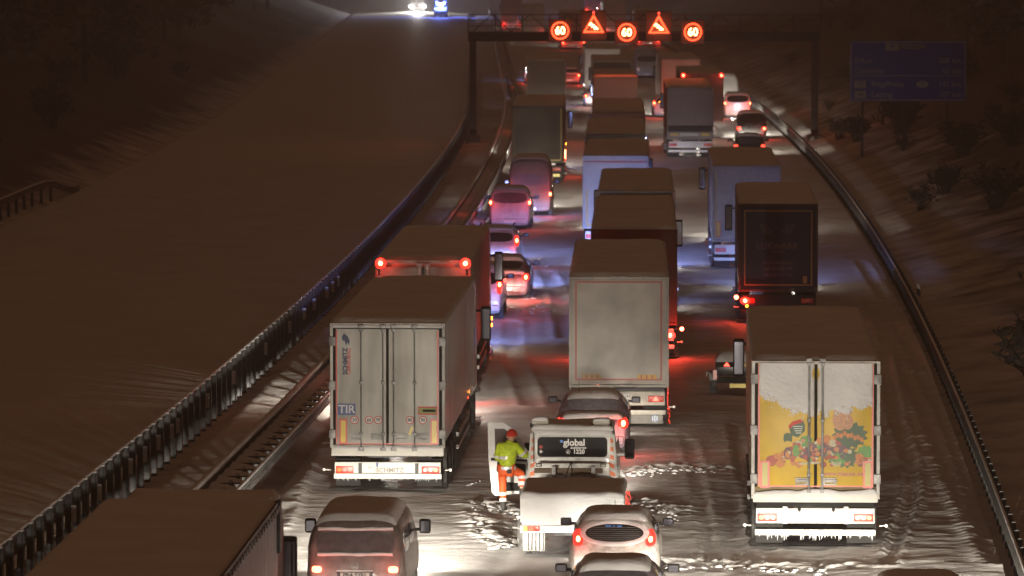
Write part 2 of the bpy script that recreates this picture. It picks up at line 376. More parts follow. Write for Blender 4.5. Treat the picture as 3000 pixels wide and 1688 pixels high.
# tall slatted barrier along the median
mb_ = empty('median_barrier', (float(xc(90)) - 9.2, 90, 0), 0, 'tall dark steel barrier of close upright posts along the edge of the empty snowy carriageway', 'barrier')
inv = mb_.matrix_world
def under(o):                 # children of a thing whose geometry is written in world coordinates
    for ch in o.children: ch.location = Vector(ch.location) - o.location
posts(mb_, -9.2, 76, 400, 1.26, .10, .13, -.1, 1.12, POSTM, 'median')
strip('rail', -9.33, 74, 420, wbeam(.78, -1), DULL, mb_)
strip('top_rail', -9.27, 74, 420, [(-.05, 1.02), (.05, 1.02), (.05, 1.10), (-.05, 1.10)], POSTM, mb_)
strip('snow_cap', -9.27, 74, 300, snowcord(.05, 1.10, .035), SNOW, mb_)
rfl = MB(); rfl.box(-.05, .06, -.012, .012, .5, .86); rme = rfl.mesh('reflector', mat('pale_reflector', (.75, .78, .8), .3, var=.3))
for D in [100.5, 104.3, 109.3, 111.9, 114.4, 116.9, 118.2, 124.5, 130.8, 138.4, 146, 152, 156, 160, 163, 166]:
    D = 76 + 1.26 * round((D - 76) / 1.26)
    link('reflector', rme, mb_, (float(xc(D)) - 9.1, D - .02, 0), (0, 0, -.05))
under(mb_)
# double sided guard rail with snowy spacers
gd = empty('double_guard_rail', (float(xc(95)) - 6.6, 95, 0), 0, 'double sided steel guard rail with snow on its spacers beside the stopped lorries', 'guard rail')
strip('rail', -6.98, 60, 700, wbeam(.62, -1), RAILM, gd)
strip('rail', -6.12, 60, 700, wbeam(.60, 1), RAILM, gd)
strip('snow_cap', -7.0, 60, 420, snowcord(.10, .775, .06), SNOW, gd)
strip('snow_cap', -6.1, 60, 420, snowcord(.05, .755, .035), SNOW, gd)
posts(gd, -6.55, 61, 390, 1.333, .06, .1, -.1, .66, POSTM, 'mid', cap=False)
sp = MB(); sp.box(-.38, .38, -.035, .035, .56, .6); sps = MB(); sps.add([(-.36, -.12, .6), (.30, -.06, .6), (.30, .14, .6), (-.36, .30, .6), (-.26, .06, .76), (.22, .03, .66)], [(0, 1, 5, 4), (1, 2, 5), (2, 3, 4, 5), (3, 0, 4), (0, 3, 2, 1)])
spm, spsm = sp.mesh('spacer', POSTM), sps.mesh('spacer_snow', SNOW)
stub = MB(); stub.box(-.03, .03, -.05, .05, .3, .74); stubm = stub.mesh('end_bracket', POSTM)
D = 61.0; k = 0
while k < 210:
    X = float(xc(D)) - 6.55
    o = link('spacer', spm, gd, (X, D, 0), (0, 0, -.05)); link('spacer_snow', spsm, o)
    if D < 210: link('end_bracket', stubm, gd, (X - .6, D, 0), (0, 0, -.05))
    D += 1.333; k += 1
under(gd)
gr = empty('verge_guard_rail', (float(xc(95)) + 10.2, 95, 0), 0, 'dark snow-dusted guard rail along the hard shoulder at the foot of the bank', 'guard rail')
strip('rail', 10.2, 70, 620, wbeam(.60, -1), VERGE, gr); posts(gr, 10.3, 71, 430, 1.333, .07, .1, -.1, .82, POSTM, 'verge', cap=False)
strip('snow_cap', 10.19, 70, 300, snowcord(.035, .755, .02), SNOW, gr)
under(gr)
# the start of the far rail, ramping down into the snow
fr = empty('far_guard_rail', (float(xc(205)) - 26.6, 205, 0), 0, 'short dark guard rail ending in the snow on the far left verge', 'guard rail')
ramp = lambda D: -.72 * smoothstep(224, 233, D) + .25; fo = lambda D: -.4 + .5 * smoothstep(218, 234, D)
strip('rail', -26.4, 150, 233, wbeam(.60, 1), POSTM, fr, dz=ramp, offf=fo)
strip('snow_cap', -26.4, 150, 228, snowcord(.05, .755, .04), SNOW, fr, dz=ramp, offf=fo)
posts(fr, -26.45, 151, 228, 2.66, .1, .12, -.5, .70, DARKM, 'far', dzf=lambda D: ramp(D) * .9, offf=fo, cap=False)
under(fr)

# ------------------------------------------------------------------ gantry
GP = at_z(1386, 418, 0); GD = GP.y; gx0 = GP.x; gx1 = at_d(2386, 400, GD).x
ga = empty('sign_gantry', (gx0, GD, 0), 0, 'dark steel gantry with lit signs spanning the blocked carriageway', 'gantry')
W = gx1 - gx0; ZB, ZT = at_d(1800, 121, GD).z, at_d(1800, 93, GD).z; ZH = at_d(1800, 42, GD).z
GM = mat('gantry_steel', (.018, .016, .016), .7, var=.3)
for x in (0, W):
    part('column', MB().box(x - .2, x + .2, -.22, .22, -.2, ZT), GM, ga, bevel=.03)
    part('foundation', MB().box(x - .42, x + .42, -.45, .45, -.3, .48), mat('concrete', (.16, .15, .14), .8, var=.3), ga, bevel=.04)
part('beam', MB().box(-.3, W + .3, -.35, .35, ZB, ZT), GM, ga, bevel=.03)
part('walkway', MB().box(-.3, W + .3, -1.1, -.36, ZT - .1, ZT - .02), GM, ga)
part('handrail', MB().box(-.3, W + .3, -1.1, -1.05, ZH - .03, ZH + .03), GM, ga)
part('handrail', MB().box(-.3, W + .3, -1.09, -1.06, (ZH * 2 + ZT) / 3, (ZH * 2 + ZT) / 3 + .04), GM, ga)
part('handrail', MB().box(-.3, W + .3, -1.09, -1.06, (ZH + 2 * ZT) / 3, (ZH + 2 * ZT) / 3 + .04), GM, ga)
n = 13
bal = MB().box(-.03, .03, -1.1, -1.04, ZT - .1, ZH).mesh('baluster', GM)
for i in range(n + 1): link('baluster', bal, ga, (-.27 + (W + .54) * i / n, 0, 0))
for i in range(18): part('brace', MB().cyl((W * i / 18, .2, ZT), (W * (i + 1) / 18, .2, ZH if i % 2 == 0 else ZT), .03, n=5) if i % 2 == 0 else MB().cyl((W * i / 18, .2, ZH), (W * (i + 1) / 18, .2, ZT), .03, n=5), GM, ga)
def ring(r0, r1, y, th, n=28, cx=0, cz=0):
    b = MB(); v = []
    for yy in (y, y + th):
        for r in (r0, r1):
            for i in range(n): t = 2 * math.pi * i / n; v.append((cx + r * math.cos(t), yy, cz + r * math.sin(t)))
    f = []
    for i in range(n):
        j = (i + 1) % n
        f += [(i, j, n + j, n + i), (2 * n + i, 3 * n + i, 3 * n + j, 2 * n + j), (i, 2 * n + i, 2 * n + j, j), (n + i, n + j, 3 * n + j, 3 * n + i)]
    b.add(v, f); return b
PANEL = mat('sign_panel', (.05, .045, .045), .6)
where = {1641: 'leftmost', 1836: 'middle', 2030: 'rightmost', 1739: 'left', 1930: 'right'}
for px, py in ((1641, 90), (1836, 95), (2030, 94)):
    c = at_d(px, py, GD - 1.3)
    t = empty('speed_sign', c, 0, {1641: 'lit round 60 sign, leftmost of the three red rings on the gantry', 1836: 'lit round 60 sign between the two lit warning triangles', 2030: 'lit round 60 sign, rightmost of the red rings on the gantry'}[px], 'traffic sign', 'lit speed limit signs on the gantry')
    part('panel', MB().box(-.68, .68, .0, .25, -.68, .68), PANEL, t, bevel=.05)
    part('ring', ring(.44, .53, -.03, .03), SIGNRED, t)
    text('60', 0, -.03, -.02, .66, SIGNWHITE, t, bold=.014, sx=.92)
    lamp('POINT', t, (0, -.4, 0), 130, (1, .10, .035), .3)
for px, py in ((1739, 78), (1930, 80)):
    c = at_d(px, py, GD - 1.3)
    t = empty('warning_sign', c, 0, 'lit congestion warning triangle, %s of the two on the gantry' % where[px], 'traffic sign', 'lit warning triangles on the gantry')
    part('panel', MB().box(-.74, .74, 0, .25, -.80, .95), PANEL, t, bevel=.05)
    tri = lambda r: [(r * math.cos(rad(a)), r * math.sin(rad(a))) for a in (90, 210, 330)]
    b = MB(); o_, i_ = tri(.72), tri(.52); v = [(x, y, z) for y in (-.03, 0) for P in (o_, i_) for x, z in P]
    f = []
    for i in range(3):
        j = (i + 1) % 3; f += [(i, j, 3 + j, 3 + i), (6 + i, 9 + i, 9 + j, 6 + j), (i, 6 + i, 6 + j, j), (3 + i, 3 + j, 9 + j, 9 + i)]
    b.add(v, f); part('triangle', b, SIGNRED, t)
    s_ = MB()
    for (x, z) in ((-.15, .12), (.0, -.0), (.15, -.12)):
        s_.poly_y([(x - .12, z - .06), (x + .12, z - .06), (x + .13, z + .02), (x + .06, z + .05), (x + .04, z + .12), (x - .06, z + .12), (x - .09, z + .04), (x - .13, z + .02)], -.03, 0)
    part('queue_symbol', s_, SIGNWHITE, t)
    part('flasher', MB().disc(0, .82, .07, -.04, 12, th=.04), TAILDIM, t)
    lamp('POINT', t, (0, -.4, 0), 110, (1, .12, .04), .3)

# ------------------------------------------------------------------ blue distance sign on the bank
SD = 256.; sc_ = at_d(2660, 210, SD)
sg = empty('distance_sign', (sc_.x, SD, 0), 0, 'unlit blue motorway distance board on posts on the dark right bank', 'road sign')
hw = (at_d(2831, 200, SD).x - at_d(2490, 200, SD).x) / 2; zt, zb = at_d(2660, 120, SD).z, at_d(2660, 297, SD).z
SB = mat('sign_blue', (.015, .05, .42), .45); SW = mat('sign_white', (.42, .42, .42), .5)
part('board', MB().box(-hw, hw, 0, .08, zb, zt), SB, sg, bevel=.03)
fr_ = MB(); e = .05
fr_.box(-hw + .04, hw - .04, -.006, 0, zt - .04 - e, zt - .04); fr_.box(-hw + .04, hw - .04, -.006, 0, zb + .04, zb + .04 + e)
fr_.box(-hw + .04, -hw + .04 + e, -.006, 0, zb + .04 + e, zt - .04 - e); fr_.box(hw - .04 - e, hw - .04, -.006, 0, zb + .04 + e, zt - .04 - e)
zl = zb + (zt - zb) * .42; fr_.box(-hw + .2, hw - .2, -.006, 0, zl, zl + .035)
part('border', fr_, SW, sg)
H = zt - zb
rows = [(.90, '4', 'E 40  E 55', ''), (.67, '', 'Erfurt', '208 km'), (.50, '', 'Chemnitz', '65 km'), (.28, '17', 'Prag/Praha', '147 km'), (.11, '14', 'Leipzig', '107 km')]
for fy, num, nm, km in rows:
    z = zb + H * fy
    if fy == .90:
        part('number_plate', MB().box(-1.2, -.5, -.008, 0, z - .19, z + .19), SW, sg); text('4', -.85, -.012, z, .36, SB, sg, .006)
        text('DRESDEN', .15, -.006, z, .36, mat('sign_yellow', (.45, .36, .10), .5), sg, .006)
        continue
    if num:
        part('number_plate', MB().box(-hw + .25, -hw + .85, -.008, 0, z - .19, z + .19), SW, sg); text(num, -hw + .55, -.012, z, .32, SB, sg, .004)
    text(nm, -hw + (1.15 if num else .25), -.006, z, .40, SW, sg, .004, 'LEFT')
    text(km, hw - .25, -.006, z, .40, SW, sg, .004, 'RIGHT')
part('country_oval', MB().disc(hw * .25, zb + H * .28, .32, -.008, 24, ry=.18), SW, sg); text('CZ', hw * .25, -.012, zb + H * .28, .24, SB, sg)
for px, zz in ((2527, -.1), (2650, .9), (2775, 2.0)):
    x = at_d(px, 300, SD).x - sc_.x
    part('post', MB().cyl((x, .12, -.6), (x, .12, zt - .1), .07, n=10), DARKM, sg)

# roadside delineator
dp = at_z(2690, 925, .15)
de = empty('marker_post', dp, 0, 'small pale marker post behind the guard rail on the right verge', 'marker post')
part('body', MB().poly_y([(-.06, -.4), (.06, -.4), (.06, .98), (-.06, 1.05)], -.05, .05), WHITE, de)
part('black_band', MB().poly_y([(-.063, .70), (.063, .62), (.063, .84), (-.063, .92)], -.054, .054), BLACK, de)

# ------------------------------------------------------------------ wheels, lamps and other shared pieces
WM = {}
def wheel_mesh(r, w):
    k = (round(r, 2), round(w, 2))
    if k not in WM:
        n = 22; v = []; f = []
        prof = [(r * .62, -w / 2), (r * .93, -w / 2), (r, -w * .32), (r, w * .32), (r * .93, w / 2), (r * .62, w / 2)]
        for i in range(n):
            t = 2 * math.pi * i / n
            for rr, x in prof: v.append((x, rr * math.cos(t), rr * math.sin(t)))
        q = len(prof)
        for i in range(n):
            for j in range(q - 1): a = i * q + j; b = ((i + 1) % n) * q + j; f.append((a, b, b + 1, a + 1))
        t_ = MB().add(v, f).mesh('tyre', RUBBER, smooth=True)
        rm = MB().cyl((-w * .42, 0, 0), (w * .42, 0, 0), r * .62, n=18).mesh('rim', SNOWYSTEEL)
        WM[k] = (t_, rm)
    return WM[k]
def wheel(root, x, y, r, w=.3):
    t, m = wheel_mesh(r, w); o = link('wheel', t, root, (x, y, r)); link('rim', m, o); return o
def frame_mb(x0, x1, z0, z1, t, y0, y1):
    b = MB(); b.box(x0, x1, y0, y1, z1 - t, z1); b.box(x0, x1, y0, y1, z0, z0 + t)
    b.box(x0, x0 + t, y0, y1, z0 + t, z1 - t); b.box(x1 - t, x1, y0, y1, z0 + t, z1 - t); return b
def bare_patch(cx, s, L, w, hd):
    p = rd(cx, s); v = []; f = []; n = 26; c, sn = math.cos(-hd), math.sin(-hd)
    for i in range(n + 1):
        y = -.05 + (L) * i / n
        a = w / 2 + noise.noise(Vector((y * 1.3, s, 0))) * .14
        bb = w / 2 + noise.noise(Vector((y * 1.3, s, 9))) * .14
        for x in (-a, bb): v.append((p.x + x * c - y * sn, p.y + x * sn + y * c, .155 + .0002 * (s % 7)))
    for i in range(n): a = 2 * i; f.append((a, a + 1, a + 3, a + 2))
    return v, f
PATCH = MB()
def semi(cx, s, label, hd=None, L=13.6, w=2.55, top=4.0, side=SIDEWHITE, rear=WHITEBOX, style='tarp', frame=None, detail=2, bot=1.2,
         heads=(1300, WARM), bumper=BUMPERW, tails=None, marks=False, cabm=WHITE, gap=None, two=None, headkw={}, group='lorries queueing on the motorway', rearlit=False, cab=True, mir=()):
    p = rd(cx, s); hd = head(p.y) if hd is None else hd
    r = empty('semi_trailer_truck', p, -math.atan(hd), label, 'lorry', group)
    h = w / 2; zt = top - .10
    v, f = bare_patch(cx, s, L + 3, w + .1, hd); PATCH.add(v, f)
    body = MB()
    if two:
        body.box(-h, h, 0.05, two, bot, zt); part('trailer_box', body, [side], r, bevel=.03)
        part('lorry_box', MB().box(-h, h, two + .55, L, bot, zt), side, r, bevel=.03)
        part('drawbar', MB().box(-.1, .1, two, two + .6, .9, 1.1), DARKM, r)
        snowpart('roof_snow', slab(-h, h, 0, two, zt, .12, 10, 22, seed=s, side=.22), r)
        snowpart('roof_snow', slab(-h, h, two + .55, L, zt, .12, 10, 22, seed=s + 3, side=.22), r)
    else:
        body.box(-h, h, 0.05, L, bot, zt); part('box_body', body, [side], r, bevel=.03)
        snowpart('roof_snow', slab(-h - .01, h + .01, -.01, L, zt, .11, 14, 46, seed=s, side=.25), r)
    # rear face
    part('rear_frame', frame_mb(-h, h, bot - .12, zt + .01, .07, -.03, .06), frame or rear, r, bevel=.012)
    if style == 'tarp' or style == 'plain':
        part('rear_curtain', MB().box(-h + .075, h - .075, -.012, .04, bot - .04, zt - .07), rear, r)
    if detail >= 1:
        part('chassis', MB().box(-.45, .45, .1, L - .3, .85, bot - .13), DARKM, r)
        part('rear_bumper', MB().box(-h + .1, h - .1, -.02, .08, .62 if style != 'doors' else .508, .98 if style != 'doors' else .76), bumper, r, bevel=.02)
        part('underrun_bar', MB().box(-h + .08, h - .08, -.03, .09, .38, .50), bumper, r, bevel=.02)
        for sx in (-1, 1):
            lit = (tails or {}).get(sx)
            cl = part('light_cluster', MB().box(sx * (h - .33) - .2, sx * (h - .33) + .2, -.05, -.021, .51 + (.0 if style == 'doors' else .2), .67 + (.0 if style == 'doors' else .2)), REDREFL, r, bevel=.012)
            zz = .59 if style == 'doors' else .79
            if detail >= 2:
                for q in (-.12, 0, .12):
                    part('lens', MB().disc(sx * (h - .33) + q, zz, .045, -.062, 12, th=.012), AMBERLENS if q * sx > .1 else mat('pale_red_lens', (.75, .3, .28), .25), cl)
            if lit:
                q_ = part('lens_halo_disc', MB().disc(sx * (h - .22), zz, .17, -.075, 18, th=.02, ry=.12), GLOW, r)  # oversized disc whose glow paints the red halo round the tail lamp
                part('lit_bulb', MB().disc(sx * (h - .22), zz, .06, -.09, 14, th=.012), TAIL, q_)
                lamp('POINT', r, (sx * (h - .2), -.25, zz), lit, RED, .06)
            part('mudflap', MB().box(sx * (h - .38) - .28, sx * (h - .38) + .28, .35, .37, .18, .8), BLACK, r)
            for y in (1.6, 2.9, 4.2): wheel(r, sx * (h - .2), y, .5, .34)
            part('side_guard', MB().box(sx * h - .03, sx * h + .03, 5.2, L - 2.8, .5, .6).box(sx * h - .03, sx * h + .03, 5.2, L - 2.8, .8, .9), SNOWYSTEEL, r)
            part('marker_lamp', MB().cyl((sx * h, -.03, .58), (sx * (h + .13), -.1, .6), .015, n=6).cyl((sx * (h + .13), -.14, .6), (sx * (h + .13), -.08, .6), .035, n=8), BUMPERW, r)
    if marks:
        for sx in (-1, 1):
            q_ = part('marker_lamp', MB().disc(sx * (h - .14), zt - .08, .15, -.09, 18, th=.04), GLOW, r)  # disc made wider than the lamp, its emission stands in for a halo
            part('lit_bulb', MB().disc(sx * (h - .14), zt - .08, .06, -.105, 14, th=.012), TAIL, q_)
            lamp('POINT', r, (sx * (h - .12), -.26, zt - .03), 22, RED, .05)
    if cab:
        y0 = L + .55
        part('cab', MB().poly_x([(y0, .9), (y0 + 2.25, .9), (y0 + 2.3, 2.1), (y0 + 2.0, 3.3), (y0 + 1.6, 3.72), (y0, 3.85)], -1.23, 1.23), cabm, r, bevel=.1)
        snowpart('roof_snow', slab(-1.2, 1.2, y0, y0 + 1.75, 3.74, .13, 8, 8, seed=s + 1), r)
        part('windscreen', MB().add([(-1.1, y0 + 2.32, 2.12), (1.1, y0 + 2.32, 2.12), (1.05, y0 + 2.04, 3.2), (-1.05, y0 + 2.04, 3.2)], [(0, 1, 2, 3)]), GLASS, r)
        part('tractor_chassis', MB().box(-.5, .5, L - 3.0, y0 + 1.8, .55, .95), DARKM, r)
        for sx in (-1, 1):
            xm_ = 1.47 if sx in mir else 1.30
            mr = part('wing_mirror', MB().box(sx * xm_ - .13, sx * xm_ + .13, y0 + 2.0, y0 + 2.2, 2.15, 3.05), BLACK, r, bevel=.05)
            part('mirror_glass', MB().box(sx * xm_ - .1, sx * xm_ + .1, y0 + 1.985, y0 + 1.999, 2.22, 2.98), mat('mirror', (.5, .5, .55), .1, metal=1), mr)
            part('mirror_arm', MB().box(min(sx * 1.22, sx * 1.36), max(sx * 1.22, sx * (xm_ - .1)), y0 + 2.07, y0 + 2.13, 2.9, 2.96), BLACK, mr)
            if detail >= 1:
                wheel(r, sx * 1.02, L - 1.4, .5, .5); wheel(r, sx * 1.06, y0 + 1.1, .5, .34)
            part('headlight', MB().box(sx * .95 - .18, sx * .95 + .18, y0 + 2.26, y0 + 2.3, .75, .98), HEADLIT if heads else WHITE, r)
            if detail >= 2: part('fender', MB().box(sx * 1.05 - .2, sx * 1.05 + .2, y0 + .3, y0 + 1.9, 1.05, 1.12), cabm, r)
        if heads: headlamps(r, y0 + 2.45, .95, .85, heads[0], heads[1], **headkw)
    return r
def door_set(r, w, z0, z1, doorm, rods, rodr=.022, rodm=STEEL, gapm=DARKM, hinges=(3.45, 2.35, 1.4), handles=None, handlez=1.345, ribs=True):
    h = w / 2
    for sx in (-1, 1):
        a, b = (-h + .13, -.03) if sx < 0 else (.03, h - .13)
        d = part('door', MB().box(a, b, -.05, .03, z0, z1), doorm, r, bevel=.012)
        for x in [q for q in rods if q * sx > 0]:
            part('lock_rod', MB().cyl((x, -.085, z0 - .12), (x, -.085, z1 + .06), rodr, n=8), rodm, d)
            for z in (z0 - .08, z0 + .25, (z0 + z1) / 2 + .1, z1 - .02):
                part('rod_bracket', MB().box(x - .04, x + .04, -.12, -.05, z - .035, z + .035), rodm, d, bevel=.008)
            for z in (z0 - .10, z1 + .06): part('cam_lock', MB().box(x - .065, x + .065, -.11, -.05, z - .04, z + .04), SNOWYSTEEL, d, bevel=.015)
        for (x0, x1) in (handles or []):
            if (x0 + x1) * sx > 0:
                hd = part('handle', frame_mb(x0, x1, handlez - .075, handlez + .075, .028, -.1, -.06), SNOWYSTEEL, d)
                part('lever', MB().box(x0 + .03, x1 + .02 * sx, -.13, -.1, handlez - .02, handlez + .045), SNOWYSTEEL, hd, bevel=.01)
        for z in hinges:
            part('hinge', MB().box(min(sx * (h + .02), sx * (h - .13)), max(sx * (h + .02), sx * (h - .13)), -.095, -.035, z - .1, z + .1), SNOWYSTEEL, d, bevel=.015)
        part('seal', MB().box(sx * (h - .10) - .028, sx * (h - .10) + .028, -.035, .02, z0, z1), BLACK, r)
    part('door_gap', MB().box(-.03, .03, -.02, .02, z0 - .05, z1), BLACK, r)

# ---- lorry with white ribbed doors, left lane
A = semi(1136, 130, 'white refrigerated lorry with SCHMITZ on its bumper and TIR plate on its doors', mir=(1,), hd=.042, w=2.6, L=13.2, style='doors', bumper=BUMPERW,
         side=SIDEWHITE, frame=WHITEBOX, heads=(12000, WARM), headkw=dict(yaw=20, spread=14), detail=2)
for o_ in A.children:
    if o_.type == 'LIGHT': o_.location.z = .66
door_set(A, 2.6, 1.16, 3.78, WHITEBOX, (-.595, -.10, .14, .613), rodr=.016, handles=((-.84, -.58), (-.37, -.12), (.16, .44), (.64, .91)), hinges=(3.5, 2.5, 1.4))
part('door_sill', MB().box(-1.27, 1.27, -.06, .05, .90, 1.10), BUMPERW, A, bevel=.02)
snowpart('sill_snow', slab(-1.2, 1.22, -.10, .0, 1.09, .04, 30, 4, seed=5, side=.04), A)
snowpart('ledge_snow', slab(-1.25, 1.25, -.06, .0, 3.83, .05, 30, 4, seed=6, side=.04), A)
for x0, x1, z0, z1 in ((-1.165, -1.135, 1.2, 3.75), (1.125, 1.155, 1.2, 3.75), (-1.13, 1.12, 1.165, 1.19)):
    part('red_edge', MB().box(x0, x1, -.056, -.051, z0, z1), REDREFL, A)
for x0, x1 in ((-1.09, -.91), (.97, 1.145)):
    q = part('marker_board', MB().box(x0, x1, -.062, -.052, 1.165, 1.75), REDREFL, A)
    part('yellow_field', MB().box(x0 + .035, x1 - .035, -.066, -.0625, 1.21, 1.705), YELREFL, q)
q = part('tir_plate', MB().box(-1.12, -.72, -.064, -.052, 1.83, 2.09), BLUE, A); text('TIR', -.92, -.068, 1.955, .26, WHITEPRINT, A, .004)
for t_, x in (('50', -.744), ('60', -.415), ('70', -.21), ('80', .505), ('90', .80)):
    z = 1.72
    q = part('speed_sticker', MB().disc(x, z, .095, -.0545, 24, th=.003), REDPRINT, A)
    part('sticker_field', MB().disc(x, z, .074, -.0565, 24, th=.002), WHITEPRINT, q); text(t_, x, -.0585, z, .10, BLACK, A, .002)
part('green_label', MB().box(.69, 1.12, -.057, -.052, 1.84, 2.03), REDPRINT, A); part('label_field', MB().box(.71, 1.10, -.060, -.0575, 1.87, 2.0), mat('olive_label', (.25, .28, .06), .5), A)
part('label_text_bar', MB().box(.80, 1.08, -.062, -.0605, 1.91, 1.96), BLACK, A)
part('warning_label', MB().box(.45, .60, -.057, -.052, 1.36, 1.60), mat('label_grey', (.5, .5, .46), .5), A)
part('label_stripe', MB().poly_y([(.47, 1.40), (.52, 1.38), (.59, 1.56), (.54, 1.58)], -.060, -.0575), YELREFL, A)
text('SCHMITZ', -.95, -.055, 3.05, .145, NAVYPRINT, A, .006, rot=-rad(90))
text('CARGOBULL', -.865, -.055, 3.05, .105, REDPRINT, A, .003, rot=-rad(90))
# elephant-blue emblem of arched strokes above the lettering
em = MB(); em.poly_y([(-1.03, 3.60), (-.98, 3.68), (-.90, 3.62), (-.85, 3.52), (-.86, 3.40), (-.90, 3.48), (-.93, 3.40), (-.97, 3.52), (-1.0, 3.50)], -.056, -.052); part('emblem', em, NAVYPRINT, A)
part('licence_plate', MB().box(-.26, .36, -.034, -.022, .655, .75), mat('plate_white', (.8, .8, .8), .4), A, bevel=.004)
part('plate_band', MB().box(-.26, -.21, -.038, -.0345, .655, .75), BLUE, A)
text('SCHMITZ', .05, -.024, .575, .15, mat('grey_print', (.2, .19, .18), .5), A, .004); text('PL', -.40, -.025, .63, .07, BLACK, A)
for x in (-.62, .66): part('bumper_bracket', MB().box(x - .04, x + .04, -.045, -.02, .50, .74), DARKM, A)
lamp('POINT', A, (1.36, 11.0, 1.3), 1.2, (1, .3, .05), .04)
for y in (3, 6.5, 10): part('side_marker', MB().box(1.30, 1.315, y, y + .1, 1.22, 1.27), TAILDIM if y == 10 else AMBERLENS, A)

# ---- lorry ahead of it with red top lamps
B = semi(1240, 109.5, 'lorry with two glowing red lamps at the top corners of its dark doors', mir=(1,), hd=.032, L=13.4, side=mat('grey_side', (.5, .47, .44), .5, var=.3), rear=mat('brown_grey', (.25, .22, .19), .6, var=.3),
         style='doors', marks=True, tails={-1: 60, 1: 50}, heads=(3500, COLD), detail=1)
door_set(B, 2.55, 1.16, 3.72, mat('brown_grey', (.25, .22, .19)), (-.09, .12), rodr=.02, handles=((-.4, -.15), (.15, .4)), hinges=(3.4, 2.4, 1.4), rodm=SNOWYSTEEL)
for z in (.9, 1.1): part('amber_marker', MB().box(1.28, 1.33, 14.6, 14.75, z, z + .1), AMBERLIT, B)

# ---- middle lane, white rear with red edging
Fk = semi(1813, 115, 'tall white lorry with thin red edging and a KRONE bumper behind the dark saloon', hd=.024, L=13.4, side=mat('dusty_side', (.36, .33, .3), .6, var=.3), rear=mat('cream_panel', (.52, .50, .46), .5, var=.45, vscale=1.1, bump=.004, bscale=6),
          style='plain', heads=None, bumper=mat('cream_bumper', (.58, .54, .48), .5, var=.2), cabm=GREYBOX, detail=1)
for b_, nm in ((frame_mb(-1.12, 1.10, 1.26, 3.80, .045, -.017, -.0125), 'red_edge'),): part(nm, b_, mat('faded_red', (.42, .10, .08), .5), Fk)
for x in (-.72, -.12, .10, .68):
    part('roof_hinge', MB().box(x - .07, x + .07, -.07, -.03, 3.86, 3.93), SNOWYSTEEL, Fk, bevel=.01)
for x0, x1, mm in ((-.93, -.45, mat('faded_amber', (.48, .33, .14), .5)), (.47, .96, mat('amber_board', (.62, .38, .06), .45))):
    q = part('marker_board', MB().box(x0, x1, -.022, -.0175, 1.30, 1.41), mm, Fk)
    for k in range(3): part('stripe', MB().box(x0 + .08 + k * .14, x0 + .12 + k * .14, -.025, -.0225, 1.31, 1.40), mat('faded_red', (.42, .10, .08)), q)
part('licence_plate', MB().box(-.23, .27, -.035, -.022, .80, .91), mat('plate_white', (.8, .8, .8), .4), Fk, bevel=.004); text('BN WW 187', .02, -.038, .855, .095, BLACK, Fk, .001)
text('KRONE', .0, -.025, .68, .13, mat('grey_print', (.2, .19, .18), .5), Fk, .004, italic=.3)
part('red_lamp', MB().poly_y([(.86, .74), (1.02, .74), (.94, .86)], -.06, -.051), TAILDIM, Fk)
part('spray_skirt', MB().box(-1.12, 1.12, .0, .02, .15, .37), mat('skirt_grey', (.3, .28, .26), .6, var=.3), Fk)
q = part('round_emblem', MB().disc(.92, .28, .10, -.004, 20, th=.003), mat('emblem_blue', (.1, .2, .4), .5), Fk); part('emblem_bars', MB().box(.85, .88, -.007, -.0045, .22, .34).box(.96, .99, -.007, -.0045, .22, .34).box(.905, .935, -.007, -.0045, .2, .36), WHITEPRINT, q)
part('rear_shelf', MB().box(-1.15, 1.15, -.05, .04, 1.0, 1.06), DARKM, Fk)

K = semi(1857, 99.6, 'brown-lit lorry and trailer with red side lamps directly ahead of the KRONE lorry', mir=(1,), hd=.026, L=16.2, two=8.1, side=REDTARP, rear=REDTARP, cabm=REDTARP, heads=(1200, COLD), tails={-1: 90, 1: 50}, detail=1)
part('marker_lamp', MB().disc(1.16 + .25, .98, .06, -.10, 12, th=.03), TAIL, K); part('lamp_arm', MB().box(1.2, 1.41, -.07, -.05, .96, 1.0), BLACK, K)
Lk = semi(1862, 87, 'lorry with a yellow edge line under its snowy roof, in the middle queue', mir=(-1,), hd=.028, L=13.6, side=DARKTARP, rear=DARKTARP, cabm=DARKTARP, frame=mat('dull_steel', (.3, .28, .25), .5), heads=(5500, COLD), detail=1)
part('yellow_line', MB().box(-1.15, 1.15, -.02, -.0125, 3.72, 3.76), YELREFL, Lk)
G = semi(1803, 75.7, 'white lorry lit bluish-white in the middle queue, its lower left edge yellow', hd=.03, L=13.2, side=GREYBOX, rear=mat('white_tarp', (.74, .74, .76), .5, var=.12), heads=(1300, WARM), detail=1, style='plain')
part('yellow_line', MB().box(-1.13, -1.08, -.02, -.0125, 1.25, 2.6), YELREFL, G); part('yellow_line', MB().box(-1.13, -.6, -.02, -.0125, 1.2, 1.25), YELREFL, G)
part('roof_edge', MB().box(-1.2, 1.2, -.045, -.032, 3.66, 3.7), REDREFL, G)
M_ = semi(1803, 68.5, 'snow-roofed lorry with a dark rear edge ahead of the bluish-white lorry', hd=.022, L=14.5, side=GREYBOX, rear=DARKTARP, heads=(1800, WARM), detail=0)
N_ = semi(1811, 61.3, 'lorry with a maroon rear just before the gantry, middle queue', hd=.02, L=15.5, side=REDTARP, rear=REDTARP, heads=(1300, COLD), detail=0)
O_ = semi(1803, 50.0, 'grey lorry under the gantry with a pale roof line, middle queue', hd=.014, L=13.6, side=GREYBOX, rear=mat('grey_rear', (.38, .35, .30), .6, var=.2), heads=(1300, WARM), detail=0)
